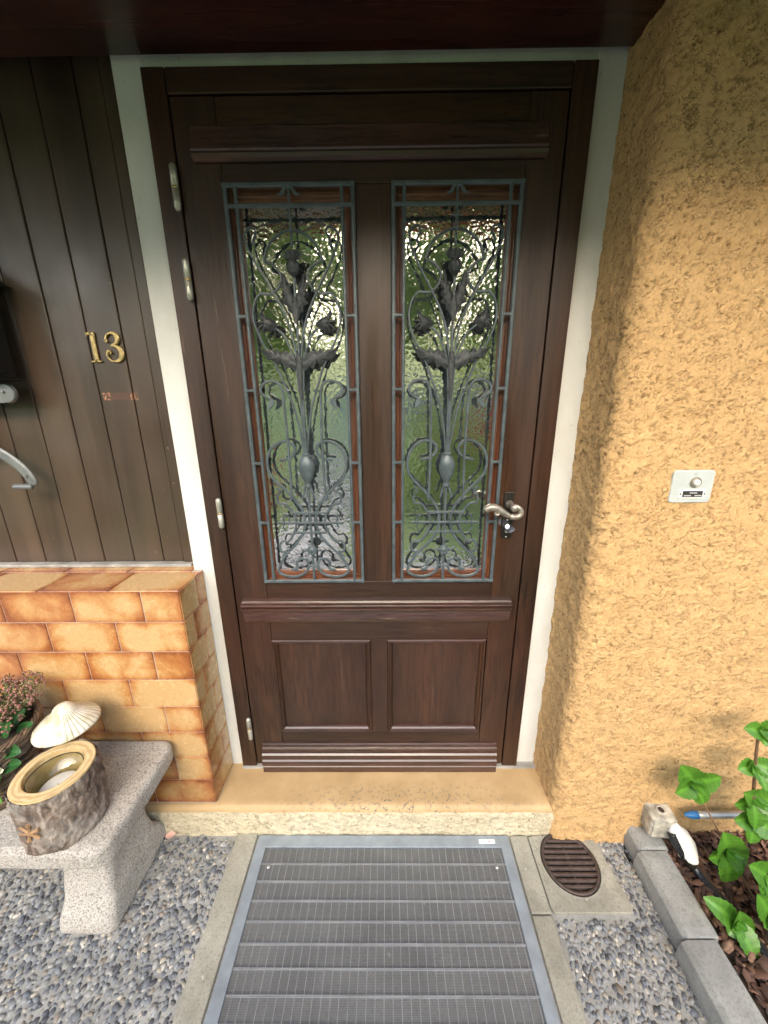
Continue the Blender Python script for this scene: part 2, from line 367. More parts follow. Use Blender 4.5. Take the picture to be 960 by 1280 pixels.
# ------------------------------------------------------------------ geometry helpers
def link(name, me, mats, parent=None, smooth=False):
    o = bpy.data.objects.new(name, me); COL.objects.link(o)
    for mm in (mats if isinstance(mats, (list, tuple)) else [mats]): me.materials.append(M[mm])
    if parent is not None:
        w0 = wloc(parent); o.parent = parent
        me.transform(Matrix.Translation(-w0))
    if smooth: me.polygons.foreach_set('use_smooth', [True]*len(me.polygons))
    return o
def wloc(o):
    v = Vector((0, 0, 0))
    while o is not None: v += o.location; o = o.parent
    return v
def tag(o, label=None, cat=None, group=None, kind=None):
    for k, v in (('label', label), ('category', cat), ('group', group), ('kind', kind)):
        if v: o[k] = v
    return o
def thing(name, loc, label, cat, group=None):
    o = bpy.data.objects.new(name, None); COL.objects.link(o); o.location = loc; o.empty_display_size = .05
    return tag(o, label, cat, group)
class G:
    """collects faces; build() links them as one mesh"""
    def __init__(s): s.v = []; s.f = []; s.mi = []; s.a = {}
    def add(s, vs, fs, mi=0):
        o = len(s.v); s.v += [tuple(v) for v in vs]; s.f += [tuple(i+o for i in f) for f in fs]; s.mi += [mi]*len(fs)
    def box(s, x0, x1, y0, y1, z0, z1, mi=0):
        s.add([(x0, y0, z0), (x1, y0, z0), (x1, y1, z0), (x0, y1, z0), (x0, y0, z1), (x1, y0, z1), (x1, y1, z1), (x0, y1, z1)],
              [(0, 3, 2, 1), (4, 5, 6, 7), (0, 1, 5, 4), (1, 2, 6, 5), (2, 3, 7, 6), (3, 0, 4, 7)], mi)
    def prism(s, prof, x0, x1, mi=0, inset=0.0):
        """prof: list of (y,z) counter-clockwise seen from +x; extruded along x"""
        n = len(prof); ym = max(p[0] for p in prof)
        s.add([(x0+inset*(ym-p[0])*20, *p) for p in prof]+[(x1-inset*(ym-p[0])*20, *p) for p in prof],
              [tuple(range(n))[::-1], tuple(range(n, 2*n))]+[(i, (i+1) % n, (i+1) % n+n, i+n) for i in range(n)], mi)
    def lathe(s, prof, c=(0, 0, 0), n=32, axis='z', mi=0, wob=None):
        vs = []
        for r, h in prof:
            for k in range(n):
                t = 2*math.pi*k/n; rr = r*(wob(t, h) if wob else 1)
                a, b = rr*math.cos(t), rr*math.sin(t)
                p = {'z': (a, b, h), 'y': (a, -h, b), 'x': (h, a, b)}[axis]
                vs.append((c[0]+p[0], c[1]+p[1], c[2]+p[2]))
        m_ = len(prof)
        fs = [(i*n+k, i*n+(k+1) % n, (i+1)*n+(k+1) % n, (i+1)*n+k) for i in range(m_-1) for k in range(n)]
        s.add(vs, fs, mi)
    def tube(s, pts, rads, n=8, mi=0, cap=True):
        pts = [Vector(p) for p in pts]
        if not hasattr(rads, '__len__'): rads = [rads]*len(pts)
        vs = []; up = None
        for i, p in enumerate(pts):
            t = (pts[min(i+1, len(pts)-1)]-pts[max(i-1, 0)]).normalized()
            if up is None: up = t.orthogonal().normalized()
            up = (up-t*up.dot(t)).normalized(); b = t.cross(up)
            for k in range(n):
                a = 2*math.pi*k/n; vs.append(p+(up*math.cos(a)+b*math.sin(a))*rads[i])
        fs = [(i*n+k, i*n+(k+1) % n, (i+1)*n+(k+1) % n, (i+1)*n+k) for i in range(len(pts)-1) for k in range(n)]
        if cap: fs += [tuple(range(n))[::-1], tuple(range((len(pts)-1)*n, len(pts)*n))]
        s.add(vs, fs, mi)
    def ribbon(s, pts, wds, y, d, mi=0):
        """flat bar in an xz plane: pts (x,z), width per point, centre y, half depth d; eased edges"""
        if not hasattr(wds, '__len__'): wds = [wds]*len(pts)
        P = [Vector((p[0], 0, p[1])) for p in pts]; vs = []
        for i, p in enumerate(P):
            t = (P[min(i+1, len(P)-1)]-P[max(i-1, 0)]).normalized(); nn = Vector((t.z, 0, -t.x)); h = wds[i]/2
            for a, b in ((-1, .45), (-.55, 1), (.55, 1), (1, .45), (1, -.45), (.55, -1), (-.55, -1), (-1, -.45)):
                q = p+nn*(a*h); vs.append((q.x, y-b*d, q.z))
        n = 8
        fs = [(i*n+k, (i+1)*n+k, (i+1)*n+(k+1) % n, i*n+(k+1) % n) for i in range(len(P)-1) for k in range(n)]
        fs += [tuple(range(n)), tuple(range((len(P)-1)*n, len(P)*n))[::-1]]
        s.add(vs, fs, mi)
    def plate(s, poly, y, th, ridge=0.0, mi=0):
        """jagged plate in xz plane with raised middle"""
        n = len(poly); cx = sum(p[0] for p in poly)/n; cz = sum(p[1] for p in poly)/n
        inner = [(cx+(p[0]-cx)*.55, cz+(p[1]-cz)*.55) for p in poly]
        vs = [(p[0], y, p[1]) for p in poly]+[(p[0], y-th-ridge*.7, p[1]) for p in inner]+[(cx, y-th-ridge, cz)]+[(p[0], y+th, p[1]) for p in poly]
        fs = []
        for i in range(n):
            j = (i+1) % n
            fs += [(i, j, n+j, n+i), (n+i, n+j, 2*n), (i, 2*n+1+i, 2*n+1+j, j)]
        fs.append(tuple(2*n+1+i for i in range(n)))
        s.add(vs, fs, mi)
    def build(s, name, mats, parent=None, smooth=False, bevel=0, seg=2, fix=True, angle=30):
        me = bpy.data.meshes.new(name); me.from_pydata(s.v, [], s.f)
        me.polygons.foreach_set('material_index', s.mi)
        if fix:
            bm = bmesh.new(); bm.from_mesh(me); bmesh.ops.recalc_face_normals(bm, faces=bm.faces); bm.to_mesh(me); bm.free()
        o = link(name, me, mats, parent, smooth)
        if bevel:
            b = o.modifiers.new('b', 'BEVEL'); b.width = bevel; b.segments = seg; b.limit_method = 'ANGLE'; b.angle_limit = rad(angle)
            b.harden_normals = False
        return o
def npmesh(name, V, F, mats, parent=None, smooth=True, cols=None, attrs=None):
    """V (n,3) array, F (m,k) array; cols (n,3) point colours"""
    V = np.asarray(V, float); F = np.asarray(F, int); k = F.shape[1]
    me = bpy.data.meshes.new(name); me.vertices.add(len(V)); me.vertices.foreach_set('co', V.ravel())
    me.loops.add(F.size); me.loops.foreach_set('vertex_index', F.ravel())
    me.polygons.add(len(F)); me.polygons.foreach_set('loop_start', np.arange(len(F))*k)
    me.polygons.foreach_set('loop_total', np.full(len(F), k)); me.update(calc_edges=True); me.validate()
    if cols is not None:
        a = me.color_attributes.new('Col', 'FLOAT_COLOR', 'POINT'); c4 = np.ones((len(V), 4)); c4[:, :3] = cols; a.data.foreach_set('color', c4.ravel())
    for kx, arr in (attrs or {}).items():
        a = me.attributes.new(kx, 'FLOAT', 'POINT'); a.data.foreach_set('value', np.asarray(arr, float))
    return link(name, me, mats, parent, smooth)
def smooth_pts(pts, sub=5):
    out = []; n = len(pts)
    for i in range(n-1):
        p0, p1, p2, p3 = (np.array(pts[max(0, min(n-1, j))], float) for j in (i-1, i, i+1, i+2))
        for k in range(sub):
            t = k/sub
            out.append(tuple(.5*((2*p1)+(-p0+p2)*t+(2*p0-5*p1+4*p2-p3)*t*t+(-p0+3*p1-3*p2+p3)*t**3)))
    out.append(tuple(pts[-1])); return out
def grid_faces(nu, nv):
    i = np.arange(nu-1)[:, None]; j = np.arange(nv-1)[None, :]
    a = (i*nv+j).ravel(); return np.stack([a, a+nv, a+nv+1, a+1], 1)
def stucco_h(V, k=1.0):
    """plaster relief: lumps parted by wandering creases; returns height 0..1 and crease amount"""
    H = np.empty(len(V)); C = np.empty(len(V)); nz = noise.noise
    for i, p in enumerate(V):
        p = Vector(p)*k*1.65
        wv = Vector((nz(p*22), nz(p*22+Vector((9, 3, 1))), nz(p*22+Vector((4, 7, 2)))))*.016
        q = p+wv; q = Vector((q.x, q.y, q.z*1.35))
        a = abs(nz(q*40)); b = abs(nz(q*70+Vector((3, 1, 5))))
        ca = math.exp(-a*a/.0030); cb = math.exp(-b*b/.0055)
        gate = .5+.5*nz(p*34+Vector((1, 8, 3)))
        g2 = max(0, min(1, (gate-.28)*3.0)); g3 = max(0, min(1, (nz(p*33+Vector((6, 2, 7)))+.05)*4))
        ca *= g2; cb *= g3
        H[i] = (1-ca)*.55+(1-cb*.8)*.3+nz(p*18)*.35
        C[i] = max(ca, cb*.9)
    return H, C

# ------------------------------------------------------------------ SETTING: ground
GZ = -.135
g = G(); g.add([(-60, 40, GZ-.03), (60, 40, GZ-.03), (60, -60, GZ-.03), (-60, -60, GZ-.03)], [(0, 1, 2, 3)])
tag(g.build('ground', 'soil', fix=False), kind='structure')
g = G(); g.add([(-3.2, .1, GZ-.003), (.84, .1, GZ-.003), (.84, -2.3, GZ-.003), (-3.2, -2.3, GZ-.003)], [(3, 2, 1, 0)])
g.box(-3.2, .84, -2.3, .1, GZ-.2, GZ-.0032)
tag(g.build('terrace', 'mortar'), kind='structure')
# lawn rises gently away from the house
n1, n2 = 60, 60
xs = np.linspace(-25, 25, n1); ys = np.linspace(-2.35, -30, n2)
X, Y = np.meshgrid(xs, ys, indexing='ij')
Z = -.15+np.clip(-Y-3.2, 0, None)*.27+np.array([[noise.noise(Vector((x*.3, y*.3, 0)))*.2*min(1, (-y-2.3)*.3) for y in ys] for x in xs])
tag(npmesh('lawn', np.stack([X, Y, Z], -1).reshape(-1, 3), grid_faces(n1, n2)[:, ::-1], 'lawn'), kind='structure')
g = G()
for k in range(14):
    yy = -2.6-k*.62; zz = -.10+max(0, -yy-3.2)*.27
    xx = -.9+.15*math.sin(k*.8)
    g.box(xx-.45, xx+.45, yy-.27, yy+.27, zz-.1, zz+.015)
tag(g.build('garden_path', 'paver', bevel=.01), kind='structure')

# concrete edging strips either side of the mat and behind it
g = G()
g.box(-.505, -.432, -1.9, -.1485, GZ-.05, GZ+.008)
g.box(.462, .523, -1.9, -.366, GZ-.05, GZ+.006)
g.box(.462, .523, -.363, -.155, GZ-.05, GZ+.0075)
tag(g.build('paving_strip', 'concrete', bevel=.004), kind='structure')

# pebbles of the exposed aggregate
def pebbles():
    bm = bmesh.new(); bmesh.ops.create_icosphere(bm, subdivisions=2, radius=1)
    bv = np.array([v.co[:] for v in bm.verts]); bf = np.array([[v.index for v in f.verts] for f in bm.faces]); bm.free()
    pal = np.array([(.11, .122, .142), (.17, .185, .205), (.25, .262, .27), (.28, .28, .27), (.38, .35, .29), (.075, .08, .09), (.44, .42, .37), (.22, .19, .155)])
    pw = np.array([.2, .22, .2, .12, .09, .1, .03, .04])
    V = []; F = []; Cc = []; st = .0122; o = 0
    zones = [(-2.0, -.508, -1.5, -.156), (.527, .846, -1.5, -.372), (.765, .88, -.372, -.152)]
    for zi, (x0, x1, y0, y1) in enumerate(zones):
        x = x0
        while x < x1:
            y = y0
            while y < y1:
                px = x+nr.uniform(-.5, .5)*st; py = y+nr.uniform(-.5, .5)*st
                y += st*.84
                if not (x0+.004 < px < x1-.004 and y0 < py < y1-.003): continue
                if zi == 2 and px < .765+(-py-.15)*-.1: continue
                if nr.rand() < .05: continue
                s1 = nr.uniform(.0048, .0098)*(1.35 if nr.rand() < .1 else 1); s2 = s1*nr.uniform(.5, .85); s3 = s1*nr.uniform(.45, .65)
                a = nr.uniform(0, math.pi) if nr.rand() < .6 else nr.normal(1.1, .3)
                tl = nr.normal(0, .25)
                P = bv*(1+nr.uniform(-.13, .13, (len(bv), 1)))*(s1, s2, s3)
                ct, stt = math.cos(tl), math.sin(tl); P = np.stack([P[:, 0]*ct-P[:, 2]*stt, P[:, 1], P[:, 0]*stt+P[:, 2]*ct], 1)
                ca, sa = math.cos(a), math.sin(a)
                P = np.stack([P[:, 0]*ca-P[:, 1]*sa+px, P[:, 0]*sa+P[:, 1]*ca+py, P[:, 2]+GZ-.0026-nr.uniform(0, .0026)], 1)
                V.append(P); F.append(bf+o); o += len(bv)
                c = pal[nr.choice(8, p=pw)]*nr.uniform(.8, 1.25)
                Cc.append(np.repeat(c[None], len(bv), 0))
            x += st
    return npmesh('pebbles', np.concatenate(V), np.concatenate(F), 'pebble', cols=np.concatenate(Cc))
tag(pebbles(), label='rounded blue grey pebbles set in the paving mortar', cat='pebbles', kind='stuff')

# ------------------------------------------------------------------ HOUSE WALLS
t = thing('backing_wall', (0, .12, GZ), 'unseen cream wall added behind door and planks to block light', 'wall')
g = G(); g.box(-3.2, 3.2, .12, .4, GZ-.1, 2.75); g.build('wall', 'renderwall', t)  # solid backing added to block light, hidden behind door and planks

# ochre stucco pier and wall right of the door
def stucco_wall():
    path = []; step = .0037
    y = .1
    while y > -.124: path.append((.603, y, 1, 0)); y -= step
    rr = .036
    nn = int(rr*math.pi/2/step)
    for i in range(nn+1):
        a = i/nn*math.pi/2; path.append((.603+rr*(1-math.cos(a)), -.124-rr*math.sin(a), math.cos(a), math.sin(a)))
    x = .603+rr
    while x < 1.42: x += step; path.append((x, -.16, 0, 1))
    while x < 3.2: x += .04; path.append((x, -.16, 0, 1))
    zs = np.arange(GZ-.12, 2.3, step)
    base = np.array([[(p[0], p[1], z) for z in zs] for p in path]).reshape(-1, 3)
    nrm = np.array([[(-p[2], -p[3], 0) for z in zs] for p in path]).reshape(-1, 3)
    H, C = stucco_h(base)
    H = H*.0115; 
    low = np.array([noise.noise(Vector(p)*3.2) for p in base])*.006
    flare = np.clip((.02-base[:, 2])/.15, 0, 1)**2*.006
    V = base+nrm*(H+low*.55+flare-.005)[:, None]
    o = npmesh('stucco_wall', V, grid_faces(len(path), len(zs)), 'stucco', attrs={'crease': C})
    return o
sw = stucco_wall()
tag(sw, 'ochre yellow rough stucco wall with rounded corner right of the door', 'wall')

# white reveals
t = thing('door_surround', (0, .03, 0), 'narrow white plaster surround edging the brown door frame', 'surround')
g = G(); g.box(-.603, -.5285, .018, .115, -.012, 2.2)
g.build('plaster_strip', 'white', t, bevel=.002)
g = G(); g.box(.5285, .62, .018, .115, -.012, 2.2); g.build('plaster_strip', 'white', t, bevel=.002)
g = G(); g.box(-.5285, .5285, .019, .115, 2.0945, 2.2); g.build('lintel_strip', 'white', t)

# plank cladding
t = thing('plank_wall', (-1.3, .07, .83), 'dark brown painted vertical plank cladding left of the door', 'wall')
g = G()
e = [-.6505]+[-.7185-.1005*k for k in range(0, 16)]
g.box(-.649, -.617, .046, .11, .838, 2.3)
for i in range(len(e)-1):
    g.box(e[i+1]+.0012, e[i]-.0012, .052+rng.uniform(-.0006, .0006), .075, .838, 2.3)
g.build('boards', 'plank', t, bevel=.0035)
g = G(); g.box(e[-1], -.63, .066, .115, .838, 2.3); g.build('backing', 'plank', t)
g = G(); g.box(-2.3, -.617, .03, .1, .827, .8375); g.build('base_trim', 'leadtrim', t, bevel=.002)

# tiled plinth wall
def tiled():
    t = thing('tiled_wall', (-1.3, -.05, -.005), 'low wall clad in glazed orange brown tiles beside the step', 'wall')
    g = G(); g.box(-2.3, -.574, -.1315, .11, -.005, .8235); g.build('grout_bed', 'grout', t)
    V = []; F = []; UV = []; R = []
    def tile(o, du, dv, w_, h_, nrm, full=(1, 1), off=(0, 0)):
        b = len(V); th = .0028; o = Vector(o); du = Vector(du); dv = Vector(dv); nn = Vector(nrm); e_ = .0016
        r = rng.random()
        tilt = rng.uniform(-.0004, .0004)
        for (a, c, hh) in ((0, 0, 0), (w_, 0, 0), (w_, h_, 0), (0, h_, 0), (e_, e_, th), (w_-e_, e_, th+tilt), (w_-e_, h_-e_, th+tilt), (e_, h_-e_, th)):
            V.append(tuple(o+du*a+dv*c+nn*hh)); R.append(r)
            UV.append(((a+off[0])/full[0], (c+off[1])/full[1]))
        for f in ((4, 5, 6, 7), (0, 1, 5, 4), (1, 2, 6, 5), (2, 3, 7, 6), (3, 0, 4, 7)): F.append([b+i for i in f])
    TW, TH, J = .2065, .1003, .0028
    x1, z1 = -.5725, .8245
    rows = 8
    for r_ in range(rows):
        zt = z1-.001-r_*(TH+J); zb = max(-.004, zt-TH)
        xr = x1; first = (.112 if r_ % 2 == 0 else TW)
        xx = xr; wv = first
        while xx > -2.3:
            tile((xx-wv, -.1315, zb), (1, 0, 0), (0, 0, 1), wv, zt-zb, (0, -1, 0), (TW, TH), (0 if wv == TW else TW-wv, 0))
            xx -= wv+J; wv = TW
        # side face, looking toward the step
        yy = -.1325; wv = .095 if r_ % 2 == 0 else .052
        while yy < .012:
            w2 = min(wv, .014-yy)
            if w2 > .01: tile((-.574, yy, zb), (0, 1, 0), (0, 0, 1), w2, zt-zb, (1, 0, 0), (TW, TH), (0 if wv < TW else 0, 0))
            yy += wv+J; wv = .108
    xx = x1; 
    while xx > -2.3:
        tile((xx-TW, -.133, .8235), (1, 0, 0), (0, 1, 0), TW, .128, (0, 0, 1), (TW, .128))
        tile((xx-TW-.03, -.002, .8235), (1, 0, 0), (0, 1, 0), TW, .05, (0, 0, 1), (TW, .1))
        xx -= TW+J
    me = bpy.data.meshes.new('tiles'); me.from_pydata(V, [], F)
    uvl = me.uv_layers.new(name='UVMap')
    for lp in me.loops: uvl.data[lp.index].uv = UV[lp.vertex_index]
    a = me.attributes.new('rnd', 'FLOAT', 'POINT'); a.data.foreach_set('value', R)
    link('tiles', me, 'tile', t)
tiled()

# step
def step():
    t = thing('doorstep', (-.3, -.07, GZ), 'cream painted concrete doorstep with worn paint below the door', 'step')
    # top sheet
    st = .006
    xs = np.arange(-2.3, .64, st*1.5)
    prof = []
    for y in np.arange(.06, -.128, -st*1.5): prof.append((y, -.0065, 0, 1))
    for a in np.linspace(0, math.pi/2, 7)[1:]: prof.append((-.128-.02*math.sin(a), -.0265+.02*math.cos(a), math.sin(a), math.cos(a)))
    for z in np.arange(-.032, -.2, -.0045): prof.append((-.148, z, 1, 0))
    base = np.array([[(x, p[0], p[1]) for p in prof] for x in xs]).reshape(-1, 3)
    nrm = np.array([[(0, -p[2], p[3]) for p in prof] for x in xs]).reshape(-1, 3)
    H, C = stucco_h(base, 1.1)
    k = np.clip((-base[:, 2]-.018)/.02, 0, 1)
    dz = np.array([noise.noise(Vector(p)*9)*.0025+noise.noise(Vector(p)*40)*.0006 for p in base])
    V = base+nrm*((H*.011-.006)*k+dz)[:, None]
    F = grid_faces(len(xs), len(prof))
    mi = k.reshape(len(xs), len(prof))[:-1, :-1].ravel() > .2
    o1 = npmesh('step_slab', V, F, 'steptop', t, attrs={'crease': C*k})
    o1.data.materials.append(M['stepface']); o1.data.polygons.foreach_set('material_index', mi.astype(int))
    g = G(); g.box(-.53, .603, -.004, .06, -.02, .0025); g.build('threshold_strip', 'leadtrim', t, bevel=.002)
step()

# ------------------------------------------------------------------ ROOF OVERHANG
t = thing('roof_overhang', (0, -.6, 2.11), 'glossy dark red brown varnished porch ceiling above the door', 'roof')
g = G()
g.box(-3.2, 3.2, -.645, -.001, 2.112, 2.14)
g.build('soffit_board', 'soffit', t, bevel=.002)
g = G()
for k in range(3): g.box(-3.2, 3.2, -.66-.10*(k+1)+.004, -.66-.10*k, 2.215, 2.235)
g.build('ceiling_boards', 'greyboard', t, bevel=.002)
g = G(); g.box(-3.2, 3.2, -.68, -.645, 2.112, 2.26); g.build('beam', 'soffit', t, bevel=.003)
g = G(); g.box(-3.2, 3.2, -.99, -.962, 2.175, 2.30); g.build('fascia_board', 'roofwood', t, bevel=.004)
g = G(); g.add([(-3.3, -1.05, 2.30), (3.3, -1.05, 2.30), (3.3, .5, 2.9), (-3.3, .5, 2.9), (-3.3, -1.05, 2.34), (3.3, -1.05, 2.34), (3.3, .5, 2.94), (-3.3, .5, 2.94)],
      [(0, 3, 2, 1), (4, 5, 6, 7), (0, 1, 5, 4), (1, 2, 6, 5), (2, 3, 7, 6), (3, 0, 4, 7)]); g.build('roof_covering', 'rooftile', t)

# ------------------------------------------------------------------ DOOR FRAME
t = thing('door_frame', (0, .03, 0), 'dark brown wooden door frame screwed into the white surround', 'door frame')
g = G(); g.box(-.528, -.4735, 0, .075, .003, 2.0935); g.build('jamb', 'wood_v', t, bevel=.0025)
g = G(); g.box(.4725, .528, 0, .075, .003, 2.0935); g.build('jamb', 'wood_v', t, bevel=.0025)
g = G(); g.box(-.4725, .4715, .001, .075, 2.0435, 2.0935); g.build('head', 'wood_h', t, bevel=.0025)
g = G(); g.box(-.474, .474, .062, .078, .002, 2.0435); g.build('gap_backing', 'black', t)  # black sheet added behind the leaf, paints its gaps as dark shade

# ------------------------------------------------------------------ DOOR LEAF
door = thing('front_door', (0, .02, .005), 'dark brown wooden front door with two grilled glass panes, closed', 'door')
g = G()
Z0, Z1 = .012, 2.0395
W1, W2, W3, W4 = -.3645, -.0385, .0515, .3775      # window edges
ZB, ZT = .7865, 1.8665
g.box(-.4695, W1, .002, .05, Z0, Z1, 0)
g.box(W4, .4685, .002, .05, Z0, Z1, 0)
g.box(W2, W3, .0025, .05, ZB+.0005, ZT-.0005, 0)
g.box(W1+.0004, W4-.0004, .003, .05, ZT, Z1, 1)
g.box(W1+.0004, W4-.0004, .003, .05, .566, ZB, 1)
g.box(W1+.0004, W4-.0004, .003, .05, Z0, .171, 1)
g.box(-.024, .034, .0025, .05, .1715, .5655, 0)
g.build('door_leaf', ['wood_v', 'wood_h'], door, bevel=.0015)
def frame_bead(x0, x1, z0, z1, prof, name, mats, parent):
    """prof: (inset, y) points; mitred moulding round a rectangle"""
    g = G(); n = len(prof); vs = []
    for i, y in prof: vs += [(x0+i, y, z0+i), (x1-i, y, z0+i), (x1-i, y, z1-i), (x0+i, y, z1-i)]
    fs = []; mi = []
    for k in range(n-1):
        for c in range(4):
            fs.append((k*4+c, k*4+(c+1) % 4, (k+1)*4+(c+1) % 4, (k+1)*4+c)); mi.append(1 if c % 2 == 0 else 0)
    g.add(vs, fs); g.mi = mi
    return g.build(name, mats, parent)
for (x0, x1) in ((W1, -.024), (.034, W4-.004)):
    frame_bead(x0, x1, .171, .566, [(0, .004), (.0, -.0015), (.003, -.005), (.007, -.0045), (.009, .0), (.013, -.001), (.017, .004), (.020, .012)], 'panel_moulding', ['wood_v', 'mould'], door)
    g = G(); g.box(x0+.0195, x1-.0195, .0115, .045, .19, .547); g.build('lower_panel', 'wood_v', door)
# rounded fillet rails
def rail(prof, x0, x1, name='moulding', inset=0): 
    g = G(); g.prism(prof, x0, x1, inset=inset); g.v = [(p[0], p[1]*((.72 if p[2] < .5 else 1.0) if p[1] < 0 else 1), p[2]) for p in g.v]; return g.build(name, 'mould', door, bevel=.0004, seg=1, angle=60)
rail([(.003, .636), (-.004, .638), (-.010, .650), (-.014, .668), (-.016, .686), (-.015, .6905), (-.026, .6935), (-.0275, .6965), (-.0265, .7), (-.018, .7025), (-.018, .705), (-.028, .708), (-.0295, .712), (-.028, .7155), (-.019, .7185), (-.016, .7245), (.003, .727)], -.444, .441)
rail([(.003, -.002), (-.030, -.002), (-.031, .024), (-.026, .027), (-.033, .031), (-.036, .042), (-.033, .052), (-.026, .056), (-.026, .062), (-.029, .064), (-.029, .078), (-.022, .083), (-.016, .092), (-.016, .098), (-.010, .104), (-.007, .116), (.003, .118)], -.4405, .4425)
rail([(.003, 1.9085), (-.006, 1.909), (-.014, 1.914), (-.017, 1.921), (-.015, 1.926), (-.018, 1.929), (-.0175, 1.9345), (-.008, 1.938), (-.006, 1.978), (.003, 1.985)], -.427, .4245, 'top_moulding')
# windows
def window(xa, xb):
    frame_bead(xa, xb, ZB, ZT, [(0, .003), (.0005, .013), (.006, .015), (.008, .011), (.013, .0115), (.016, .017), (.021, .018), (.024, .022), (.03, .024), (.031, .031)], 'glazing_bead', ['bead', 'bead_h'], door)
    g = G(); g.box(xa+.024, xb-.024,   .030, .036, ZB+.024, ZT-.024); g.build('window_pane', 'pane', door)
window(W1, W2); window(W3, W4)

IR = {
'lobe' : [(0.0, 0.4396), (-0.0101, 0.4386), (-0.0277, 0.4326), (-0.0481, 0.4201), (-0.0625, 0.4036), (-0.0706, 0.387), (-0.0751, 0.3727)],
'lobeb' : [(-0.0751, 0.3727), (-0.0588, 0.3658), (-0.0424, 0.3534), (-0.0344, 0.3353), (-0.0411, 0.3141), (-0.057, 0.2994), (-0.0652, 0.2966), (-0.0916, 0.2981)],
'lobec' : [(-0.0916, 0.2981), (-0.1065, 0.2833), (-0.1156, 0.2553), (-0.1152, 0.2268), (-0.1029, 0.1894), (-0.0843, 0.1532), (-0.0645, 0.1164), (-0.0477, 0.0724), (-0.0372, 0.0449), (-0.0253, 0.0068), (-0.016, -0.0368), (-0.0091, -0.0815), (-0.0052, -0.1221)],
'hook' : [(-0.0947, 0.4062), (-0.0973, 0.4165), (-0.0892, 0.4333), (-0.0958, 0.4435), (-0.1079, 0.4419), (-0.1169, 0.43), (-0.1171, 0.4135), (-0.1039, 0.3798), (-0.0799, 0.3377), (-0.0571, 0.2986), (-0.0379, 0.2626), (-0.0229, 0.2259), (-0.0128, 0.1843), (-0.0075, 0.1461), (-0.0051, 0.1071), (-.004, .05), (-.003, -.12)],
'thstem' : [(-0.0652, 0.2181), (-0.0405, 0.1992), (-0.0267, 0.1718), (-0.0156, 0.144), (-0.0097, 0.1114), (-.006, .05)],
'bar' : [(-0.0869, 0.0311), (-0.1067, 0.0407), (-0.1152, 0.0549), (-0.1077, 0.0711), (-0.0857, 0.0802), (-0.0642, 0.074), (-0.0546, 0.0544), (-0.0526, 0.0261), (-0.0510, -0.0268), (-0.0500, -0.0862), (-0.0500, -0.1372), (-0.0505, -0.2001), (-0.0527, -0.2596)],
'heart' : [(-0.0782, -0.1421), (-0.0544, -0.1371), (-0.0364, -0.1244), (-0.0328, -0.104), (-0.0479, -0.0887), (-0.0735, -0.0886), (-0.1007, -0.106), (-0.116, -0.1367), (-0.1154, -0.1732), (-0.0992, -0.2024), (-0.07, -0.2311), (-0.0457, -0.2596), (-0.0249, -0.2902), (-0.0172, -0.3267), (-0.0238, -0.3668), (-0.0485, -0.4046), (-0.0849, -0.443), (-0.109, -0.4822), (-0.1109, -0.5037), (-0.0882, -0.5174), (-0.0542, -0.5182), (-0.0257, -0.5042), (-0.015, -0.4797), (-0.0228, -0.4596), (-0.0395, -0.4565), (-0.0529, -0.4703), (-0.0507, -0.4856)],
'side' : [(-0.0961, -0.2255), (-0.0864, -0.2364), (-0.0975, -0.2538), (-0.0939, -0.2731), (-0.0739, -0.2771), (-0.0592, -0.2955), (-0.047, -0.3181), (-0.0449, -0.3408), (-0.0555, -0.3724), (-0.074, -0.3985), (-0.0921, -0.3967), (-0.1029, -0.4131), (-0.0979, -0.4321), (-0.0834, -0.431)],
'tail' : [(-0.0834, -0.431), (-.0915, -.441), (-0.1019, -0.4519)],
'side2' : [(-0.074, -0.3106), (-0.0841, -0.3218), (-0.0811, -0.3377), (-0.0856, -0.352), (-0.0778, -0.3636)],
}
LEAFH = [(0.0023, 0.1114), (-0.0139, 0.105), (-0.0271, 0.116), (-0.0379, 0.1096), (-0.0474, 0.1249), (-0.0617, 0.1207), (-0.0699, 0.1338), (-0.0862, 0.1339), (-0.0942, 0.1469), (-0.1074, 0.1632), (-0.093, 0.1589), (-0.0799, 0.1604), (-0.0681, 0.1531), (-0.0593, 0.1637), (-0.0497, 0.1516), (-0.0376, 0.1583), (-0.0244, 0.1505), (-0.0093, 0.1354), (0.0009, 0.1288)]
LEAFV = [(0.0013, 0.2318), (-0.0078, 0.2462), (-0.0207, 0.2544), (-0.019, 0.2644), (-0.0349, 0.2726), (-0.0264, 0.2825), (-0.0363, 0.2925), (-0.03, 0.3042), (-0.0385, 0.318), (-0.0292, 0.3248), (-0.0317, 0.3457), (-0.0219, 0.3371), (-0.0175, 0.3216), (-0.0087, 0.3176), (-0.0091, 0.302), (-0.001, 0.2861), (0.0012, 0.2541)]
THS = [(-0.0533, 0.2159), (-0.0702, 0.2057), (-0.0886, 0.2038), (-0.083, 0.2141), (-0.1042, 0.2081), (-0.0938, 0.2204), (-0.1068, 0.2267), (-0.0903, 0.2327), (-0.097, 0.247), (-0.0915, 0.2571), (-0.0805, 0.2408), (-0.063, 0.2345), (-0.0484, 0.22)]
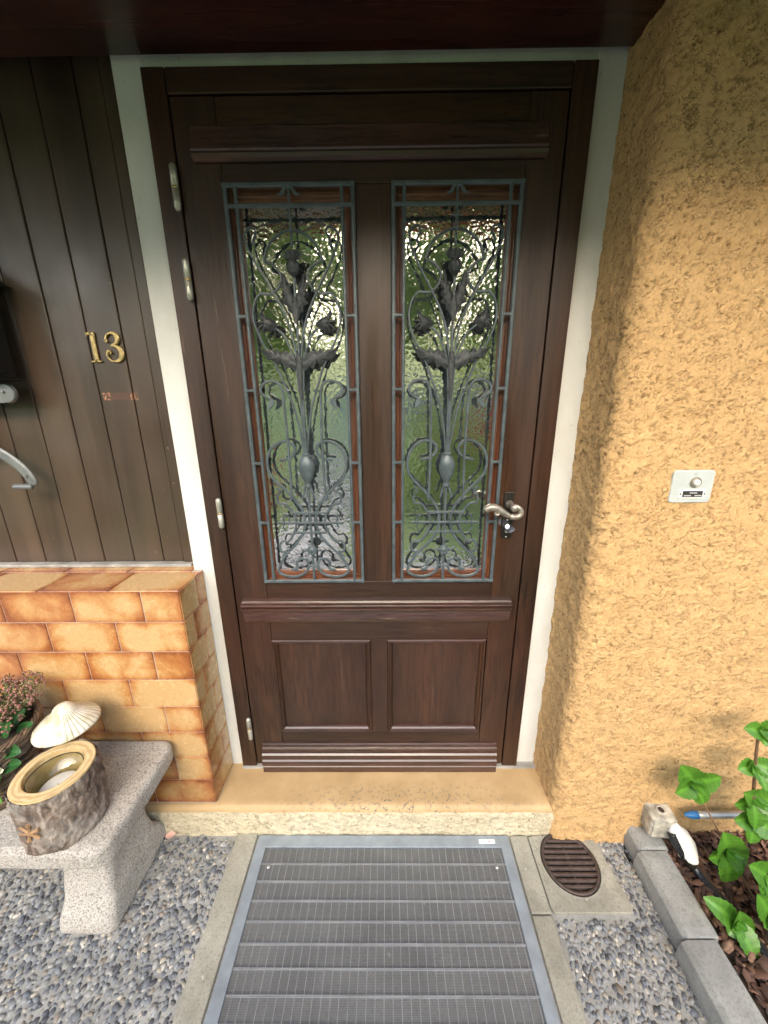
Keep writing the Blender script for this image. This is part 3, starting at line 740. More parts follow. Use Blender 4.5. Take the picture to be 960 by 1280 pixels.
# right-hand pane: the left bud opens straight upward
THU = [(-0.0633, 0.2159), (-0.0752, 0.2077), (-0.0886, 0.2098), (-0.1035, 0.2051), (-0.1042, 0.2201), (-0.098, 0.2304), (-0.0988, 0.2397), (-0.0903, 0.2487), (-0.0865, 0.2691), (-0.082, 0.2541), (-0.0705, 0.2428), (-0.061, 0.2345), (-0.0584, 0.222)]
def grille(cx, upright):
    zc = 1.327; y = -.006
    gr = bpy.data.objects.new('window_grille', None); COL.objects.link(gr); gr.parent = door; gr.location = Vector((cx, y, zc))-door.location
    T = lambda pts, s=1: [(cx+s*p[0], zc+p[1]) for p in pts]
    hw, z0, z1 = .163, -.5405, .5395
    # outer frame
    g = G(); b = .0105
    for s in (-1, 1): g.ribbon(T([(s*(hw-b/2), z0), (s*(hw-b/2), z1)]), b, y, .0042)
    for z in (z0+b/2, z1-b/2): g.ribbon(T([(-hw, z), (hw, z)]), b, y-.0006, .0042)
    g.build('grille_frame', 'iron', gr)
    g = G()
    for s in (-1, 1):
        g.ribbon(T([(s*.131, z0+.004), (s*.131, z1-.004)]), .0085, y-.001, .0042)
        for z in (.2433, .0556, -.1504, -.3356):
            g.ribbon(T([(s*.129, z), (s*.1335, z), (s*.139, z), (s*.149, z), (s*.154, z), (s*.158, z)]), [.019, .013, .0085, .0085, .013, .019], y-.0004, .0036)
        # rounded corner webs
        q = [(s*(hw-.009-.016*(1-math.cos(a))), z1-.009-.016*(1-math.sin(a))) for a in np.linspace(0, math.pi/2, 7)]
    g.ribbon(T([(-.156, .4905), (.156, .4905)]), .0095, y-.0022, .0038)
    g.build('inner_bars', 'iron', gr)
    # finial
    g = G()
    g.ribbon(T([(0, .4905), (0, .527)]), .0065, y-.002, .003)
    for s in (-1, 1): g.ribbon(smooth_pts(T([(s*.0005, .5305), (s*.009, .527), (s*.0135, .5185), (s*.0195, .5135), (s*.0275, .5135)]), 4), [.008]*8+[.009, .009, .008, .007, .006, .005, .004, .003, .002], y-.003, .0034)
    g.build('finial', 'iron', gr)
    # scrollwork
    g = G()
    wd = dict(lobe=.0062, lobeb=.0062, lobec=.0058, hook=.0056, thstem=.0054, bar=.007, heart=.0078, side=.0068, tail=.006, side2=.0054)
    for k, pts in IR.items():
        for s in (-1, 1):
            dy = {'lobe': 0, 'lobeb': .0005, 'lobec': .001, 'hook': -.0035, 'thstem': -.0045, 'bar': -.003, 'heart': 0, 'side': .002, 'side2': .001}.get(k, 0)
            P = smooth_pts(T(pts, s), 5); nP = len(P)
            W = [wd[k]]*nP
            if k in ('tail', 'side2'): W = [wd[k]*(1.2-.9*i/nP) for i in range(nP)]
            g.ribbon(P, W, y+dy+(.0003 if s > 0 else 0), .0036)
    for z, x in ((-.3028, .0544), (-.3353, .1032), (-.3666, .0484)):
        g.ribbon(T([(-x, z), (x, z)]), .0074, y-.004, .003)
    g.ribbon(T([(-.018, -.4809), (.018, -.4809)]), .007, y-.002, .003)
    g.ribbon(T([(0, -.206), (0, -.535)]), .0074, y+.001, .0036)
    g.ribbon(T([(0, .4905), (0, .40)]), .0065, y-.0008, .0034)
    g.ribbon(T([(-.012, .468), (-.004, .4665), (.004, .4665), (.012, .468)]), [.003, .008, .008, .003], y-.003, .003)
    g.ribbon(T([(0, .24), (0, .02), (0, -.13)]), .0062, y-.002, .004)
    g.ribbon(T([(0, .345), (0, .24)]), .0062, y-.002, .0035)
    for s in (-1, 1):
        g.ribbon(T([(s*.003, -.206), (s*.0175, -.257)]), [.0075, .0055], y-.003, .003)
        # flared ends
        g.ribbon(T([(s*.0869, .0311), (s*.086, .0245), (s*.0895, .0165), (s*.0955, .008), (s*.0985, .002)]), [.011, .016, .014, .008, .001], y-.003, .0028)
        g.ribbon(T([(s*.0507, -.4846), (s*.054, -.4905), (s*.063, -.4925), (s*.073, -.4925)]), [.0095, .015, .012, .002], y, .003)
        g.ribbon(T([(s*.053, -.253), (s*.053, -.265)]), [.012, .004], y-.003, .0035)
        g.ribbon(T([(s*.038, .058), (s*.043, .052)]), .014, y-.004, .0045)
    g.build('scrollwork', 'iron', gr)
    # rosette
    g = G(); c_ = (cx, y-.003, zc-.4256)
    g.lathe([(0, .007), (.008, .0065), (.0105, .004), (.0125, .006), (.0152, .005), (.0155, -.003), (0, -.003)], c_, 24, 'y')
    for s in (-1, 1): g.ribbon(T([(s*.014, -.4256), (s*.023, -.4256), (s*.029, -.4256)]), [.009, .007, .004], y-.002, .003)
    g.build('rosette', 'iron', gr, smooth=True)
    # vase
    g = G()
    g.lathe([(.0, -.0), (.009, .0), (.0095, .006), (.006, .010), (.010, .018), (.0175, .033), (.0232, .052), (.024, .064), (.0205, .079), (.0145, .089), (.0085, .0945), (.0125, .099), (.0128, .103), (.0, .104)],
            (cx, y-.004, zc-.2238), 24, 'z')
    g.v = [(a, y-.004+(b-(y-.004))*.62, c) for a, b, c in g.v]
    g.build('vase', 'iron', gr, smooth=True)
    # acanthus leaves
    for L, ridge in ((LEAFH, .006), (LEAFV, .005)):
        for s in (-1, 1):
            g = G(); P = T(L, s); g.plate(P[::-1] if s > 0 else P, y-.007, .0012, ridge)
            g.build('acanthus_leaf', 'irondark', gr, bevel=0)
    g = G(); g.ribbon(T([(0, .150), (0, .13), (0, .10), (0, .06), (0, .03)]), [.010, .019, .016, .010, .007], y-.008, .005)
    g.ribbon(T([(0, .285), (0, .262), (0, .243), (0, .225)]), [.005, .022, .019, .007], y-.008, .005)
    g.build('leaf_sheath', 'irondark', gr)
    # thistle heads
    g = G()
    g.lathe([(.0, -.004), (.005, 0), (.0135, .008), (.0168, .019), (.0155, .029), (.0105, .036), (.012, .040), (.0175, .053), (.018, .055), (.012, .050), (0, .05)], (cx, y-.006, zc+.3345), 22, 'z',
            wob=lambda t_, h: 1+(.12*math.cos(11*t_) if h > .037 else .03*math.cos(11*t_)))
    g.v = [(a, y-.006+(b-(y-.006))*.7, c) for a, b, c in g.v]
    for k in range(7):
        a = (k-3)*.17; g.ribbon(T([(math.sin(a)*.03, .3345+.038), (math.sin(a)*.055*1.0+.0, .3345+.059-abs(k-3)*.001)]), [.006, .003], y-.013+abs(k-3)*.002, .0022)
    g.build('thistle_flower', 'irondark', gr, smooth=False)
    for s in (-1, 1):
        base = THU if (s < 0 and upright) else THS
        g = G(); P = T(base, s); g.plate(P[::-1] if s > 0 else P, y-.008, .002, .009)
        mx = sum(p[0] for p in P)/len(P); mz = sum(p[1] for p in P)/len(P)
        for a, b in zip(P[2:-2:2], P[3:-1:2]):
            g.ribbon([(mx+(a[0]-mx)*.3, mz+(a[1]-mz)*.3), (a[0]*.9+mx*.1, a[1]*.9+mz*.1)], [.004, .0022], y-.016, .0025)
        g.build('thistle_flower', 'irondark', gr)
    return gr
g1 = grille((W1+W2)/2, False); g1['label'] = 'left iron grille with both side thistles leaning outward'
g2 = grille((W3+W4)/2, True); g2['label'] = 'right iron grille beside the door handle'
# hinges
for k, (z0, z1) in enumerate(((1.808, 1.906), (1.609, 1.706), (.975, 1.072), (.142, .241))):
    g = G(); zc = (z0+z1)/2
    g.lathe([(0, z0), (.005, z0+.0005), (.0082, z0+.006), (.0085, zc-.003), (.0078, zc-.0025)], (-.4785, -.0085, 0), 16)
    g.lathe([(.0078, zc+.0025), (.0085, zc+.003), (.0082, z1-.006), (.005, z1-.0005), (0, z1)], (-.4785, -.0085, 0), 16)
    h = g.build('hinge', 'silver', door, smooth=True)
    g = G(); g.lathe([(.0079, zc-.0025), (.0088, zc-.0015), (.0088, zc+.0015), (.0079, zc+.0025)], (-.4785, -.0085, 0), 16); g.build('bushing', 'brass', h, smooth=True)
# handle
hd = bpy.data.objects.new('door_handle', None); COL.objects.link(hd); hd.parent = door; hd.location = Vector((.41, 0, 1.045))-door.location
g = G(); g.box(.3935, .4235, -.0035, .003, 1.014, 1.083); g.build('backplate', 'black', hd, bevel=.0015)
g = G(); g.lathe([(.0, .004), (.012, .004), (.0125, .010), (.009, .014), (.0085, .040), (.011, .046), (.0115, .056), (.006, .060), (0, .061)], (.410, 0, 1.047), 20, 'y')
P = smooth_pts([(.4115, -.053, 1.053), (.420, -.055, 1.050), (.4285, -.056, 1.040), (.4275, -.056, 1.028), (.417, -.056, 1.021), (.402, -.056, 1.022), (.386, -.056, 1.029), (.371, -.056, 1.039), (.357, -.056, 1.0475), (.343, -.056, 1.0505), (.331, -.055, 1.047), (.3235, -.054, 1.040)], 4)
nP = len(P); W = [(.006+.0035*math.sin(min(1, i/nP*1.8)*math.pi*.5)) if i/nP < .45 else .0065+.0052*math.sin((i/nP-.45)/.55*math.pi*.82) for i in range(nP)]; W[-1] = .004
g.tube(P, W, 14)
g.tube(smooth_pts([(.366, -.057, 1.034), (.361, -.058, 1.028), (.355, -.058, 1.029), (.353, -.058, 1.035)], 4), .0038, 8)
o = g.build('lever', 'nickel', hd, smooth=True)
lk = bpy.data.objects.new('lock', None); COL.objects.link(lk); lk.parent = door; lk.location = Vector((.41, 0, .968))-door.location
g = G(); g.box(.3935, .4245, -.0035, .003, .936, .999); g.build('keyhole_plate', 'black', lk, bevel=.0015)
g = G(); g.lathe([(0, .008), (.0078, .008), (.0085, .003), (.0085, 0)], (.4085, -.003, .9765), 18, 'y'); g.box(.4035, .4135, -.0095, -.003, .955, .972)
g.build('cylinder', 'cyl', lk, bevel=.0015)
g = G(); g.box(-.0013, .0013, -.024, 0, -.012, .012)
g.lathe([(.0, .0016), (.0125, .0016), (.0125, -.0016), (0, -.0016)], (0, -.03, 0), 18, 'x')
mt = Matrix.Translation((.409, -.011, .975)) @ Matrix.Rotation(rad(62), 4, 'Y')
g.v = [tuple(mt @ Vector(p)) for p in g.v]; g.build('key', 'key', lk, bevel=.0004)
for z in (.940, .9955):
    g = G(); g.lathe([(0, .0055), (.0022, .005), (.003, .0035)], (.409, 0, z), 10, 'y'); g.build('screw', 'screw', lk, smooth=True)

# ------------------------------------------------------------------ house numbers
def digit(name, strokes, x0, z0, hgt, label):
    t = thing(name, (x0, .05, z0), label, 'house number', 'brass house number digits')
    g = G()
    for pts, ws in strokes:
        P = smooth_pts([(*p, w_) for p, w_ in zip(pts, ws)], 5)
        g.ribbon([(x0+p[0]*hgt, z0+p[1]*hgt) for p in P], [max(.0008, p[2]*hgt) for p in P], .0475, .0035)
    g.build('digit', 'brass', t)
    for u, v_ in ((.2, .08), (.2, .9)) if name.endswith('one') else ((.08, .72), (.1, .22)):
        g = G(); g.lathe([(0, .004), (.0016, .0035), (.0022, .002)], (x0+u*hgt, .0445, z0+v_*hgt), 8, 'y'); g.build('screw', 'screw', t, smooth=True)
H_ = .082
digit('numeral_one', [([(.2, .02), (.2, .3), (.2, .7), (.2, .98)], [.17, .16, .16, .18]), ([(.03, .03), (.2, .035), (.37, .03)], [.05, .07, .05]),
      ([(.0, .93), (.08, .955), (.2, .965)], [.03, .07, .08]), ([(.0, .86), (.06, .90), (.14, .93)], [.02, .04, .06])], -.818, 1.466, H_, 'brass numeral 1 screwed to the dark planks')
digit('numeral_three', [([(.10, .70), (.12, .83), (.25, .94), (.42, .93), (.50, .78), (.44, .63), (.26, .55)], [.10, .06, .07, .12, .17, .12, .04]),
      ([(.24, .54), (.42, .52), (.55, .38), (.55, .2), (.42, .06), (.24, .03), (.1, .12), (.05, .26), (.12, .38), (.2, .33), (.17, .26)], [.05, .11, .17, .18, .12, .06, .07, .08, .08, .06, .04]),
      ([(.06, .68), (.1, .7), (.15, .71)], [.09, .13, .09])], -.772, 1.466, H_, 'brass numeral 3 screwed to the dark planks')

# ------------------------------------------------------------------ wall lantern at the left
t = thing('wall_lantern', (-1.06, .05, 1.4), 'dark wall lantern on grey iron brackets left of the house number', 'lantern')
g = G(); x0, x1, y0, y1, z0, z1 = -1.25, -1.012, -.055, .01, 1.422, 1.655
for a, b, c, d in ((x0, x0+.014, z0, z1), (x1-.014, x1, z0, z1), (x0+.014, x1-.014, z0, z0+.014), (x0+.014, x1-.014, z1-.014, z1)): g.box(a, b, y0, y0+.012, c, d)
g.box(x0, x1, y0+.012, y1, z0, z0+.01); g.box(x0, x1, y0+.012, y1, z1-.01, z1); g.box(x0, x0+.008, y0+.012, y1, z0+.01, z1-.01); g.box(x1-.008, x1, y0+.012, y1, z0+.01, z1-.01)
g.box(x0+.008, x1-.008, y1-.008, y1, z0+.01, z1-.01)
g.box(x0-.006, x1+.006, y0-.006, y1+.004, z0-.008, z0-.0005)
g.build('body', 'lanternblack', t, bevel=.0015)
g = G(); g.box(x0+.0145, x1-.0145, y0+.004, y0+.008, z0+.0145, z1-.0145); g.build('pane', 'lanternglass', t)
g = G(); g.add([(x0-.02, y0-.02, z1+.002), (x1+.02, y0-.02, z1+.002), (x1+.02, .045, z1+.002), (x0-.02, .045, z1+.002), ((x0+x1)/2-.02, -.02, z1+.09), ((x0+x1)/2+.02, -.02, z1+.09), ((x0+x1)/2+.02, .03, z1+.09), ((x0+x1)/2-.02, .03, z1+.09)],
   [(0, 3, 2, 1), (4, 5, 6, 7), (0, 1, 5, 4), (1, 2, 6, 5), (2, 3, 7, 6), (3, 0, 4, 7)]); g.build('roof', 'lanternblack', t, bevel=.002)
g = G(); g.box(-1.2, -1.03, -.02, -.012, 1.355, 1.405); g.lathe([(0, .008), (.024, .0075), (.0262, .004), (.0262, -.004), (0, -.004)], (-1.027, -.0162, 1.380), 24, 'y')
g.lathe([(0, .013), (.004, .012), (.005, .008)], (-1.03, -.0162, 1.384), 12, 'y'); g.build('bracket_plate', 'lanternsteel', t, smooth=False)
g = G()
P = smooth_pts([(-1.32, 1.29), (-1.20, 1.262), (-1.11, 1.222), (-1.055, 1.178), (-1.030, 1.14), (-1.026, 1.118)], 6)
g.ribbon(P, [.030]*(len(P)-4)+[.028, .026, .022, .014], -.015, .004)
g.lathe([(0, -.055), (.006, -.054), (.0085, -.05), (.0085, .0), (.006, .003), (0, .004)], (-1.026, -.022, 1.115), 14, 'x')
g.lathe([(0, .010), (.0035, .009), (.005, .004)], (-1.036, -.015, 1.146), 12, 'y')
g.build('scroll_arm', 'lanternsteel', t)
g = G(); g.box(-1.20, -1.17, .005, .0515, 1.2, 1.42); g.box(-1.2, -1.17, -.0115, .005, 1.36, 1.4); g.box(-1.2, -1.17, -.011, .005, 1.245, 1.265); g.build('mounting_strap', 'lanternsteel', t, bevel=.001)

# ------------------------------------------------------------------ door bell
t = thing('doorbell', (.82, -.16, 1.13), 'pale enamel doorbell plate on the ochre stucco wall', 'doorbell')
def rrect(x0, x1, z0, z1, r, y0, y1, g, n=6):
    pts = []
    for cx, cz, a0 in ((x1-r, z1-r, 0), (x0+r, z1-r, 90), (x0+r, z0+r, 180), (x1-r, z0+r, 270)):
        for k in range(n+1): a = rad(a0+90*k/n); pts.append((cx+r*math.cos(a), cz+r*math.sin(a)))
    m_ = len(pts); g.add([(p[0], y0, p[1]) for p in pts]+[(p[0], y1, p[1]) for p in pts], [tuple(range(m_))[::-1], tuple(range(m_, 2*m_))]+[(i, (i+1) % m_, (i+1) % m_+m_, i+m_) for i in range(m_)])
yb = -.1675
g = G(); rrect(.763, .869, 1.0905, 1.1755, .010, yb, -.152, g); g.build('plate', 'bell', t, bevel=.0025)
g = G(); g.lathe([(.0135, 0), (.0135, .004), (.0115, .0065), (.0088, .0055), (.0086, .001)], (.8215, yb, 1.1445), 28, 'y'); g.build('button_ring', 'nickel', t, smooth=True)
g = G(); g.lathe([(.0082, 0), (.0082, .007), (.006, .0092), (0, .0095)], (.8215, yb, 1.1445), 24, 'y'); g.build('button', 'bellw', t, smooth=True)
g = G(); rrect(.7845, .8535, 1.1025, 1.1265, .002, yb-.0022, yb+.001, g); g.build('name_frame', 'bellw', t, bevel=.0006)
g = G(); g.box(.794, .844, yb-.0034, yb-.002, 1.1065, 1.1225); lab = g.build('name_card', 'ink', t)
g = G()
for a, b, z in ((.811, .829, 1.1175), (.797, .815, 1.1105), (.824, .842, 1.1105)): g.box(a, b, yb-.0042, yb-.0034, z-.0014, z+.0014)
g.build('lettering', 'inkw', lab)
for x in (.7885, .8495):
    g = G(); g.lathe([(0, .0018), (.0018, .0015), (.0022, 0)], (x, yb-.0022, 1.1145), 10, 'y'); g.build('screw', 'black', t, smooth=True)

# ------------------------------------------------------------------ scraper mat
t = thing('door_mat', (0, -.5, GZ), 'metal framed scraper mat with wire mesh sunk before the step', 'door mat')
mx0, mx1, my0, my1, mz = -.425, .4555, -1.05, -.156, -.126
fwid = .0335
def mframe():
    g = G()
    for (a, b, c, d) in ((mx0, mx1, my1-.040, my1), (mx0, mx1, my0, my0+.04)):
        s = 1 if c > -.6 else -1
    vs = []; 
    o_ = [(mx0, my0), (mx1, my0), (mx1, my1), (mx0, my1)]; i_ = [(mx0+fwid, my0+.04), (mx1-fwid, my0+.04), (mx1-fwid, my1-.036), (mx0+fwid, my1-.036)]
    for z in (mz, mz-.03):
        for p in o_: vs.append((*p, z))
        for p in i_: vs.append((*p, z-(.0015 if z == mz else 0)))
    fs = []
    for k in range(4):
        j = (k+1) % 4
        fs += [(k, j, 4+j, 4+k), (8+k, 12+k, 12+j, 8+j), (k, 8+k, 8+j, j), (4+k, 4+j, 12+j, 12+k)]
    g.add(vs, fs); g.build('frame', 'matframe', t, bevel=.0015)
mframe()
g = G(); bars = np.arange(my1-.036-.045, my0+.05, -.0478)
for y in bars: g.box(mx0+fwid, mx1-fwid, y-.0018, y+.0018, mz-.02, mz-.0060)
x = mx0+fwid+.018
while x < mx1-fwid: g.box(x-.0011, x+.0011, my0+.04, my1-.036, mz-.0085, mz-.0065); x += .0232
g.build('grating', 'matbar', t)
g = G(); g.add([(mx0+.002, my0+.002, mz-.0292), (mx1-.002, my0+.002, mz-.0292), (mx1-.002, my1-.002, mz-.0292), (mx0+.002, my1-.002, mz-.0292)], [(0, 1, 2, 3)]); g.build('tray', 'pit', t)
def meshmat():
    b = NB('fine_wire_mesh', .45, .5)
    b.color(b.ramp(b.noise(4, 5, .6), [(.3, (.12, .13, .145)), (.7, (.18, .195, .215))]))
    tc = b.n('TexCoord'); mp = b.n('Mapping'); b.link(tc.outputs['Object'], mp.inputs[0]); mp.inputs['Scale'].default_value = (370, 370, 370)
    sp = b.n('SeparateXYZ'); b.link(mp.outputs[0], sp.inputs[0])
    hole = b.math('MULTIPLY', b.math('SINE', sp.outputs[0]+0 if False else b.math('MULTIPLY', sp.outputs[0], 6.283)), 1)
    a1 = b.math('SINE', b.math('MULTIPLY', sp.outputs[0], 6.2832)); a2 = b.math('SINE', b.math('MULTIPLY', sp.outputs[1], 6.2832))
    h = b.math('GREATER_THAN', b.math('MAXIMUM', a1, a2), .62)
    tr = b.n('BsdfTransparent'); ms = b.n('MixShader'); out = b.t.nodes['Material Output']
    b.link(h, ms.inputs[0]); b.link(tr.outputs[0], ms.inputs[1]); b.link(b.b.outputs[0], ms.inputs[2]); b.link(ms.outputs[0], out.inputs[0])
    return b.m
M['mesh'] = meshmat()
xs = np.linspace(mx0+fwid, mx1-fwid, 60); ys = np.linspace(my0+.04, my1-.036, 60); X, Y = np.meshgrid(xs, ys, indexing='ij')
Zm = np.full(X.shape, mz-.0045)+np.array([[noise.noise(Vector((a*5, b*5, 0)))*.0008 for b in ys] for a in xs])
npmesh('wire_mesh', np.stack([X, Y, Zm], -1).reshape(-1, 3), grid_faces(60, 60)[:, ::-1], 'mesh', t)
for x, y in ((-.365, -.2475), (.392, -.2475)):
    g = G(); g.lathe([(0, .0035), (.004, .003), (.0062, 0), (.0062, -.004)], (x, y, mz-.0035), 14); g.build('screw', 'screw', t, smooth=True)
g = G(); g.box(.350, .405, -.1815, -.169, mz-.001, mz+.0007); lab = g.build('sticker', 'sticker', t)
g = G(); g.box(.383, .387, -.178, -.174, mz+.0007, mz+.0011); g.build('print', 'red', lab)

# ------------------------------------------------------------------ drain
def drain():
    t = thing('drain_slab', (.61, -.25, GZ), 'grey concrete slab with a round drain beside the mat', 'slab')
    g = G(); cx, cy, R0 = .637, -.235, .0905; n = 64
    def corner(a):
        # outline of the slab in polar form, slightly skewed right edge
        dx, dy = math.cos(a), math.sin(a); best = 9
        for (px, py, nx, ny) in ((.526, 0, -1, 0), (.763, -.25, 1, .12), (0, -.156, 0, 1), (0, -.362, 0, -1)):
            den = dx*nx+dy*ny
            if den > 1e-6: best = min(best, ((px-cx)*nx+(py-cy)*ny)/den if nx or ny else 9)
        return cx+dx*best, cy+dy*best
    zt = GZ+.0075; vs = []
    ang = [2*math.pi*k/n for k in range(n)]
    ring = [[(cx+(R0+.001)*math.cos(a), cy+(R0+.001)*math.sin(a), zt-.03) for a in ang], [(cx+(R0+.001)*math.cos(a), cy+(R0+.001)*math.sin(a), zt+.001) for a in ang],
            [(cx+(R0+.006)*math.cos(a), cy+(R0+.006)*math.sin(a), zt) for a in ang],
            [(*[p*.985+q*.015 for p, q in zip(corner(a), (cx, cy))], zt) for a in ang], [(*corner(a), zt-.003) for a in ang], [(*corner(a), zt-.06) for a in ang]]
    for r in ring: vs += r
    fs = [(i*n+k, i*n+(k+1) % n, (i+1)*n+(k+1) % n, (i+1)*n+k) for i in range(5) for k in range(n)]
    g.add(vs, fs); g.build('slab', 'concrete', t)
    t2 = thing('drain_grate', (cx, cy, GZ), 'round brown slotted cast iron drain grate', 'drain grate')
    g = G(); R0 = .0885
    g.lathe([(R0-.010, -.026), (R0-.0095, .003), (R0-.006, .005), (R0-.001, .0045), (R0, .001), (R0, -.025)], (cx, cy, zt), 48)
    g.build('rim', 'drain', t2, smooth=True)
    g = G()
    for k in range(9):
        y = -.064+k*.016; hl = math.sqrt(max(0, (R0-.008)**2-y*y))
        yy = cy+y
        g.prism([(yy+.0055, zt-.012), (yy-.0055, zt-.012), (yy-.0055, zt-.002), (yy-.003, zt+.003), (yy+.003, zt+.003), (yy+.0055, zt-.002)][::-1], cx-hl, cx+hl)
    g.box(cx-.004, cx+.004, cy-R0+.01, cy+R0-.01, zt-.012, zt-.0035)
    g.build('slats', 'drain', t2, bevel=.001)
    g = G(); g.lathe([(0, -.0265), (R0-.001, -.0265)], (cx, cy, zt), 32); g.build('sump', 'pit', t2)
drain()

# ------------------------------------------------------------------ kerb stones, bed, mulch
kerbs = [(-.2335, -.150, .855, 'shortest concrete kerb stone touching the ochre wall'), (-.443, -.2365, .846, 'middle concrete kerb stone beside the bark mulch'), (-.93, -.446, .834, 'nearest and longest concrete kerb stone beside the mulch')]
for i, (a, b, x, lb) in enumerate(kerbs):
    x2 = x+.098; zt = -.066+.0015*i
    g = G()
    pr = [(x+.002, GZ-.06), (x-.004, GZ+.02), (x+.001, zt-.012), (x+.014, zt), (x2-.004, zt), (x2, zt-.004), (x2, GZ-.06)]
    n = len(pr); seg = 10; vs = []
    for s_ in range(seg+1):
        y = a+(b-a)*s_/seg; e_ = .003 if s_ in (0, seg) else 0
        sk = (y+.3)*.03
        for (px, pz) in pr: vs.append((px+sk+noise.noise(Vector((y*20, px*9, pz*9)))*.0012, y, pz-e_+noise.noise(Vector((y*14, px*20, 3)))*.0012))
    fs = [(s_*n+k, s_*n+(k+1) % n, (s_+1)*n+(k+1) % n, (s_+1)*n+k) for s_ in range(seg) for k in range(n)]+[tuple(range(n)), tuple(range(seg*n, seg*n+n))]
    g.add(vs, fs); o = g.build('kerb_stone', 'kerb', bevel=.003, seg=2)
    c = Vector((x, (a+b)/2, GZ)); o.data.transform(Matrix.Translation(-c)); o.location = c
    tag(o, lb, 'kerb stone', 'concrete kerb stones edging the bed')
n1, n2 = 60, 50
xs = np.linspace(.93, 3.2, n1); ys = np.linspace(-.15, -1.6, n2); X, Y = np.meshgrid(xs, ys, indexing='ij')
Zs = np.array([[-.105+noise.noise(Vector((a*6, b*6, 0)))*.018 for b in ys] for a in xs])
tag(npmesh('flower_bed', np.stack([X, Y, Zs], -1).reshape(-1, 3), grid_faces(n1, n2)[:, ::-1], 'soil'), kind='structure')
def mulch():
    V = []; F = []; Cc = []; o = 0
    pal = np.array([(.11, .055, .035), (.075, .04, .028), (.17, .085, .05), (.24, .14, .09), (.05, .03, .024), (.31, .2, .13)]); pw = [.28, .25, .2, .1, .12, .05]
    bv = np.array([(-1, -.7, -.5), (0, -1, -.5), (1, -.5, -.5), (1, .5, -.5), (.1, 1, -.5), (-1, .6, -.5), (-.9, -.6, .5), (0, -.85, .6), (.9, -.4, .4), (.9, .4, .5), (.1, .85, .5), (-.85, .5, .6)], float)
    bf = [(6, 7, 10, 11), (7, 8, 9, 10), (0, 1, 7, 6), (1, 2, 8, 7), (2, 3, 9, 8), (3, 4, 10, 9), (4, 5, 11, 10), (5, 0, 6, 11)]
    for i in range(9000):
        px = nr.uniform(.955, 1.9); py = nr.uniform(-1.0, -.165)
        if px > 1.4 and nr.rand() < .5: continue
        L = nr.uniform(.007, .021)*(1.5 if nr.rand() < .1 else 1); sc = np.array([L, L*nr.uniform(.25, .6), nr.uniform(.0012, .0035)])
        R = np.array((Matrix.Rotation(nr.uniform(0, 6.28), 3, 'Z') @ Matrix.Rotation(nr.normal(0, .35), 3, 'Y') @ Matrix.Rotation(nr.normal(0, .4), 3, 'X')))
        P = (bv*(1+nr.uniform(-.2, .2, bv.shape))*sc) @ R.T
        z = -.098+noise.noise(Vector((px*6, py*6, 0)))*.018+nr.uniform(-.002, .022)
        if px < .975: z = min(z, -.085)
        V.append(P+(px, py, z)); F.append(np.array(bf)+o); o += 12
        Cc.append(np.repeat((pal[nr.choice(6, p=pw)]*nr.uniform(.75, 1.3))[None], 12, 0))
    return npmesh('bark_mulch', np.concatenate(V), np.concatenate(F), 'bark', cols=np.concatenate(Cc), smooth=False)
tag(mulch(), 'reddish brown bark chips covering the flower bed', 'mulch', kind='stuff')

# ------------------------------------------------------------------ socket box, hose, tube
t = thing('outdoor_socket', (.93, -.19, -.05), 'weathered cream socket box at the foot of the stucco wall', 'socket box')
g = G(); rz = Matrix.Translation((.937, -.193, -.004)) @ Matrix.Rotation(rad(-6), 4, 'Z') @ Matrix.Scale(.84, 4)
g.box(-.048, .048, -.03, .045, -.048, .052); g.v = [tuple(rz @ Vector(p)) for p in g.v]; g.build('housing', 'boxw', t, bevel=.009, seg=3)
g = G(); g.box(-.040, .040, -.034, -.029, -.038, .042); g.v = [tuple(rz @ Vector(p)) for p in g.v]; g.build('lid', 'boxw', t, bevel=.003)
g = G(); g.lathe([(0, .0395), (.009, .0395), (.010, .043), (.014, .0435), (.0145, .038)], (.94, -.187, 0), 24); g.build('cap', 'boxw', t, smooth=True)
g = G(); g.lathe([(0, .0398), (.0088, .0403), (.009, .042)], (.94, -.187, .0), 18); g.build('recess', 'drain', t)
# foam blob
P = smooth_pts([(.955, -.215, .012), (.972, -.232, .002), (.985, -.248, -.022), (.99, -.262, -.046), (.992, -.270, -.066)], 4)
g = G(); g.tube(P, [.018+.011*math.sin(i/len(P)*3.0) if i < len(P)-4 else .026-.004*(i-(len(P)-4)) for i in range(len(P))], 18)
g.v = [tuple(Vector(p)+Vector((noise.noise(Vector(p)*40), noise.noise(Vector(p)*40+Vector((5, 5, 5))), noise.noise(Vector(p)*40+Vector((9, 2, 1)))))*.005) for p in g.v]
o = g.build('foam_plug', 'foam', t, smooth=True)
P = smooth_pts([(.945, -.236, .008), (.952, -.25, -.012), (.966, -.262, -.034), (.985, -.275, -.055), (1.0, -.292, -.07), (1.012, -.33, -.074), (1.022, -.38, -.074), (1.033, -.43, -.076), (1.05, -.50, -.078), (1.075, -.60, -.08), (1.1, -.75, -.082)], 6)
g = G(); g.tube(P, .0125, 14)
tag(g.build('garden_hose', 'hose', smooth=True), 'black hose running from the socket box across the bark mulch', 'hose')
o = bpy.data.objects['garden_hose']; bl = G(); bl.tube([tuple(Vector(p)+Vector((0, 0, .0))) for p in P[14:22]], [.0145, .015, .0145, .0148, .0145, .015, .0148, .0145], 14); bl.build('tape_wrap', 'black', o, smooth=True)
P = smooth_pts([(1.10, -.36, -.076), (1.12, -.43, -.074), (1.13, -.50, -.076), (1.16, -.6, -.08)], 6)
t = thing('garden_tube', (1.15, -.185, .02), 'grey metal tube with a blue tip lying along the stucco wall', 'tube')
zt_, yt = .045, -.205
